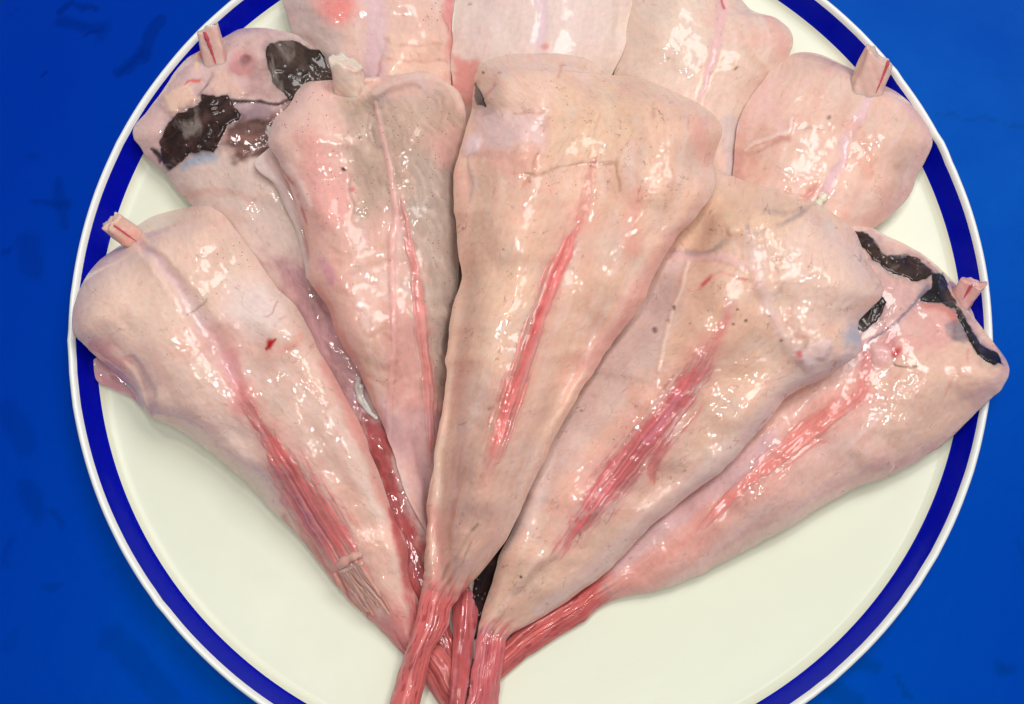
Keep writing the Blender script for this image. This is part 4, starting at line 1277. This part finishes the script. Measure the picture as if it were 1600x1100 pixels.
def paint_D(c):
    for x_, y_, r_, h_ in ((820, 130, 45, 1.5), (1050, 220, 60, 1.5), (930, 180, 50, 0.8)):
        c.dot(x_, y_, r_, PINK, 0, h=h_, soft=1)
    c.patch([(745, 110), (800, 88), (870, 100), (862, 175), (770, 175), (748, 150)], (228, 198, 172), .6, 14, h=.3)
    c.patch([(746, 168), (772, 180), (852, 178), (850, 226), (772, 234), (735, 228), (738, 190)], (228, 202, 192), .7, 14, h=.7, wet=.8)
    c.stroke([(752, 162), (780, 176), (820, 178), (850, 172)], 4, (206, 140, 120), .5, h=-.7)
    c.patch([(760, 236), (830, 230), (825, 280), (790, 285), (760, 262)], (228, 180, 158), .7, 10)
    c.patch([(880, 120), (1010, 140), (1000, 215), (940, 250), (860, 240)], (226, 197, 162), .8, 16)
    c.stroke([(876, 100), (872, 130), (862, 165), (852, 200), (840, 235), (832, 268), (812, 292)], [6, 8, 7, 8, 7, 7, 5], (204, 146, 116), .65, h=-.9)
    c.stroke([(945, 175), (930, 215), (920, 252)], 4, (196, 160, 128), .5, h=-.6)
    c.stroke([(1020, 138), (1022, 170), (1008, 198), (985, 225), (964, 252), (972, 300)], [5, 6, 5, 6, 6, 4], (184, 142, 108), .6, h=-.9)
    c.stroke([(800, 278), (840, 272), (880, 260), (925, 255), (965, 254)], 5, (182, 146, 112), .55, h=-.8, jag=2)
    c.stroke([(930, 250), (920, 280), (908, 320), (902, 345)], [22, 20, 20, 18], (208, 142, 124), .6, jag=7)
    c.stroke([(1092, 190), (1094, 225), (1106, 250)], 30, (230, 168, 146), .6, soft=1)
    c.stroke([(1116, 246), (1116, 290), (1090, 330), (1060, 366)], [26, 44, 36, 22], (206, 184, 172), .5, soft=1)
    c.stroke([(1050, 372), (1015, 430), (975, 495), (920, 570)], 44, (212, 158, 146), .6, soft=1)
    c.stroke([(1000, 300), (985, 350), (990, 390)], 36, (224, 162, 140), .5, soft=1)
    c.stroke([(738, 240), (733, 280), (737, 318)], [8, 14, 12], (168, 146, 136), .45, fib=.5, soft=1)
    c.stroke([(742, 245), (742, 270), (736, 300)], 6, (226, 206, 194), .6, h=.3)
    c.stroke([(722, 300), (728, 360), (734, 440)], 20, (224, 178, 158), .6)
    c.stroke([(730, 330), (738, 400), (746, 445)], 3, (170, 140, 120), .5, h=-.5)
    c.dot(735, 226, 14, (232, 214, 208), .8, h=1.2)
    c.dot(755, 104, 14, (232, 208, 180), .7, h=.5)
    c.dot(753, 115, 2.5, (50, 40, 30), .9)
    c.stroke([(772, 120), (770, 140), (760, 152)], 6, (210, 140, 128), .6, h=-.6)
    c.stroke([(905, 345), (880, 400), (850, 470), (825, 545), (800, 620), (775, 690), (752, 750)], [40, 50, 60, 66, 70, 70, 40], (222, 150, 132), .5, soft=1)
    c.stroke([(902, 345), (884, 390), (864, 435), (845, 485), (828, 535), (812, 585), (796, 630), (778, 685), (758, 745)],
             [8, 20, 27, 26, 31, 34, 37, 38, 20], (204, 98, 92), .85, fib=.5, jag=2.5, part='red_muscle', soft=.5, warp=.5)
    c.stroke([(870, 440), (852, 490), (838, 540)], 3.5, (236, 160, 150), .7, h=.5, warp=.3)
    c.stroke([(846, 480), (832, 520)], 7, (190, 40, 50), .6, warp=.3)
    c.patch([(730, 335), (790, 385), (850, 340), (820, 520), (740, 600), (715, 480)], (228, 197, 162), .5, 25, vein=1)
    c.patch([(690, 740), (800, 700), (790, 840), (715, 930), (664, 915), (668, 800)], (214, 174, 150), .6, 24)
    c.stroke([(676, 800), (690, 860), (680, 915)], 26, (216, 150, 136), .6, soft=1)
    c.stroke([(686, 925), (700, 895), (725, 855), (745, 820)], [5, 7, 8, 4], (150, 118, 98), .6, h=-.9)
    c.stroke([(700, 920), (716, 890), (740, 850)], 4, (160, 126, 104), .5, h=-.5)
    c.stroke([(770, 640), (745, 720), (715, 800)], 30, (226, 190, 158), .4, h=.5)
    c.stroke([(664, 905), (690, 928), (716, 925)], 18, (204, 130, 120), .6, soft=1)
    for x, y in ((757, 117), (850, 106), (882, 99), (883, 136), (912, 92), (722, 660), (766, 640), (888, 570)):
        c.stroke([(x - 3, y + 1), (x + 3, y - 1)], 2.6, (90, 70, 56), .7)
    c.patch([(790, 120), (1050, 150), (1080, 300), (800, 320)], None, speck=.22, soft=30, vein=.9)
    c.patch([(738, 130), (745, 126), (753, 146), (757, 158), (764, 172), (752, 164), (746, 164), (739, 150)], (40, 44, 50), 1, 1.8, part='black_membrane', warp=.2)
    c.marks[..., 2] = 0.22 + 0.75 * sstep(420, 600, c.Y)


build_piece('D', 'body', [(850, 83, 870, 83), (800, 85, 915, 91), (765, 94, 955, 117), (746, 108, 1000, 121), (741, 140, 1053, 144), (736, 175, 1100, 168),
            (724, 212, 1130, 200), (713, 258, 1117, 250), (709, 305, 1121, 292), (712, 350, 1094, 331), (719, 425, 1044, 394), (709, 475, 1012, 455),
            (700, 537, 981, 503), (697, 600, 940, 560), (688, 665, 905, 617), (678, 725, 866, 690), (668, 780, 838, 748), (664, 840, 808, 810),
            (662, 890, 765, 878), (662, 917, 716, 930), (654, 950, 702, 952), (645, 978, 696, 980), (630, 1031, 677, 1018), (612, 1081, 664, 1069), (600, 1130, 652, 1130), (590, 1170, 645, 1170)], 0.028, (230, 195, 164), 10, paint_D, lift=.004, stem_from=19, tone=(1.05, 1, 1), step=1.8)
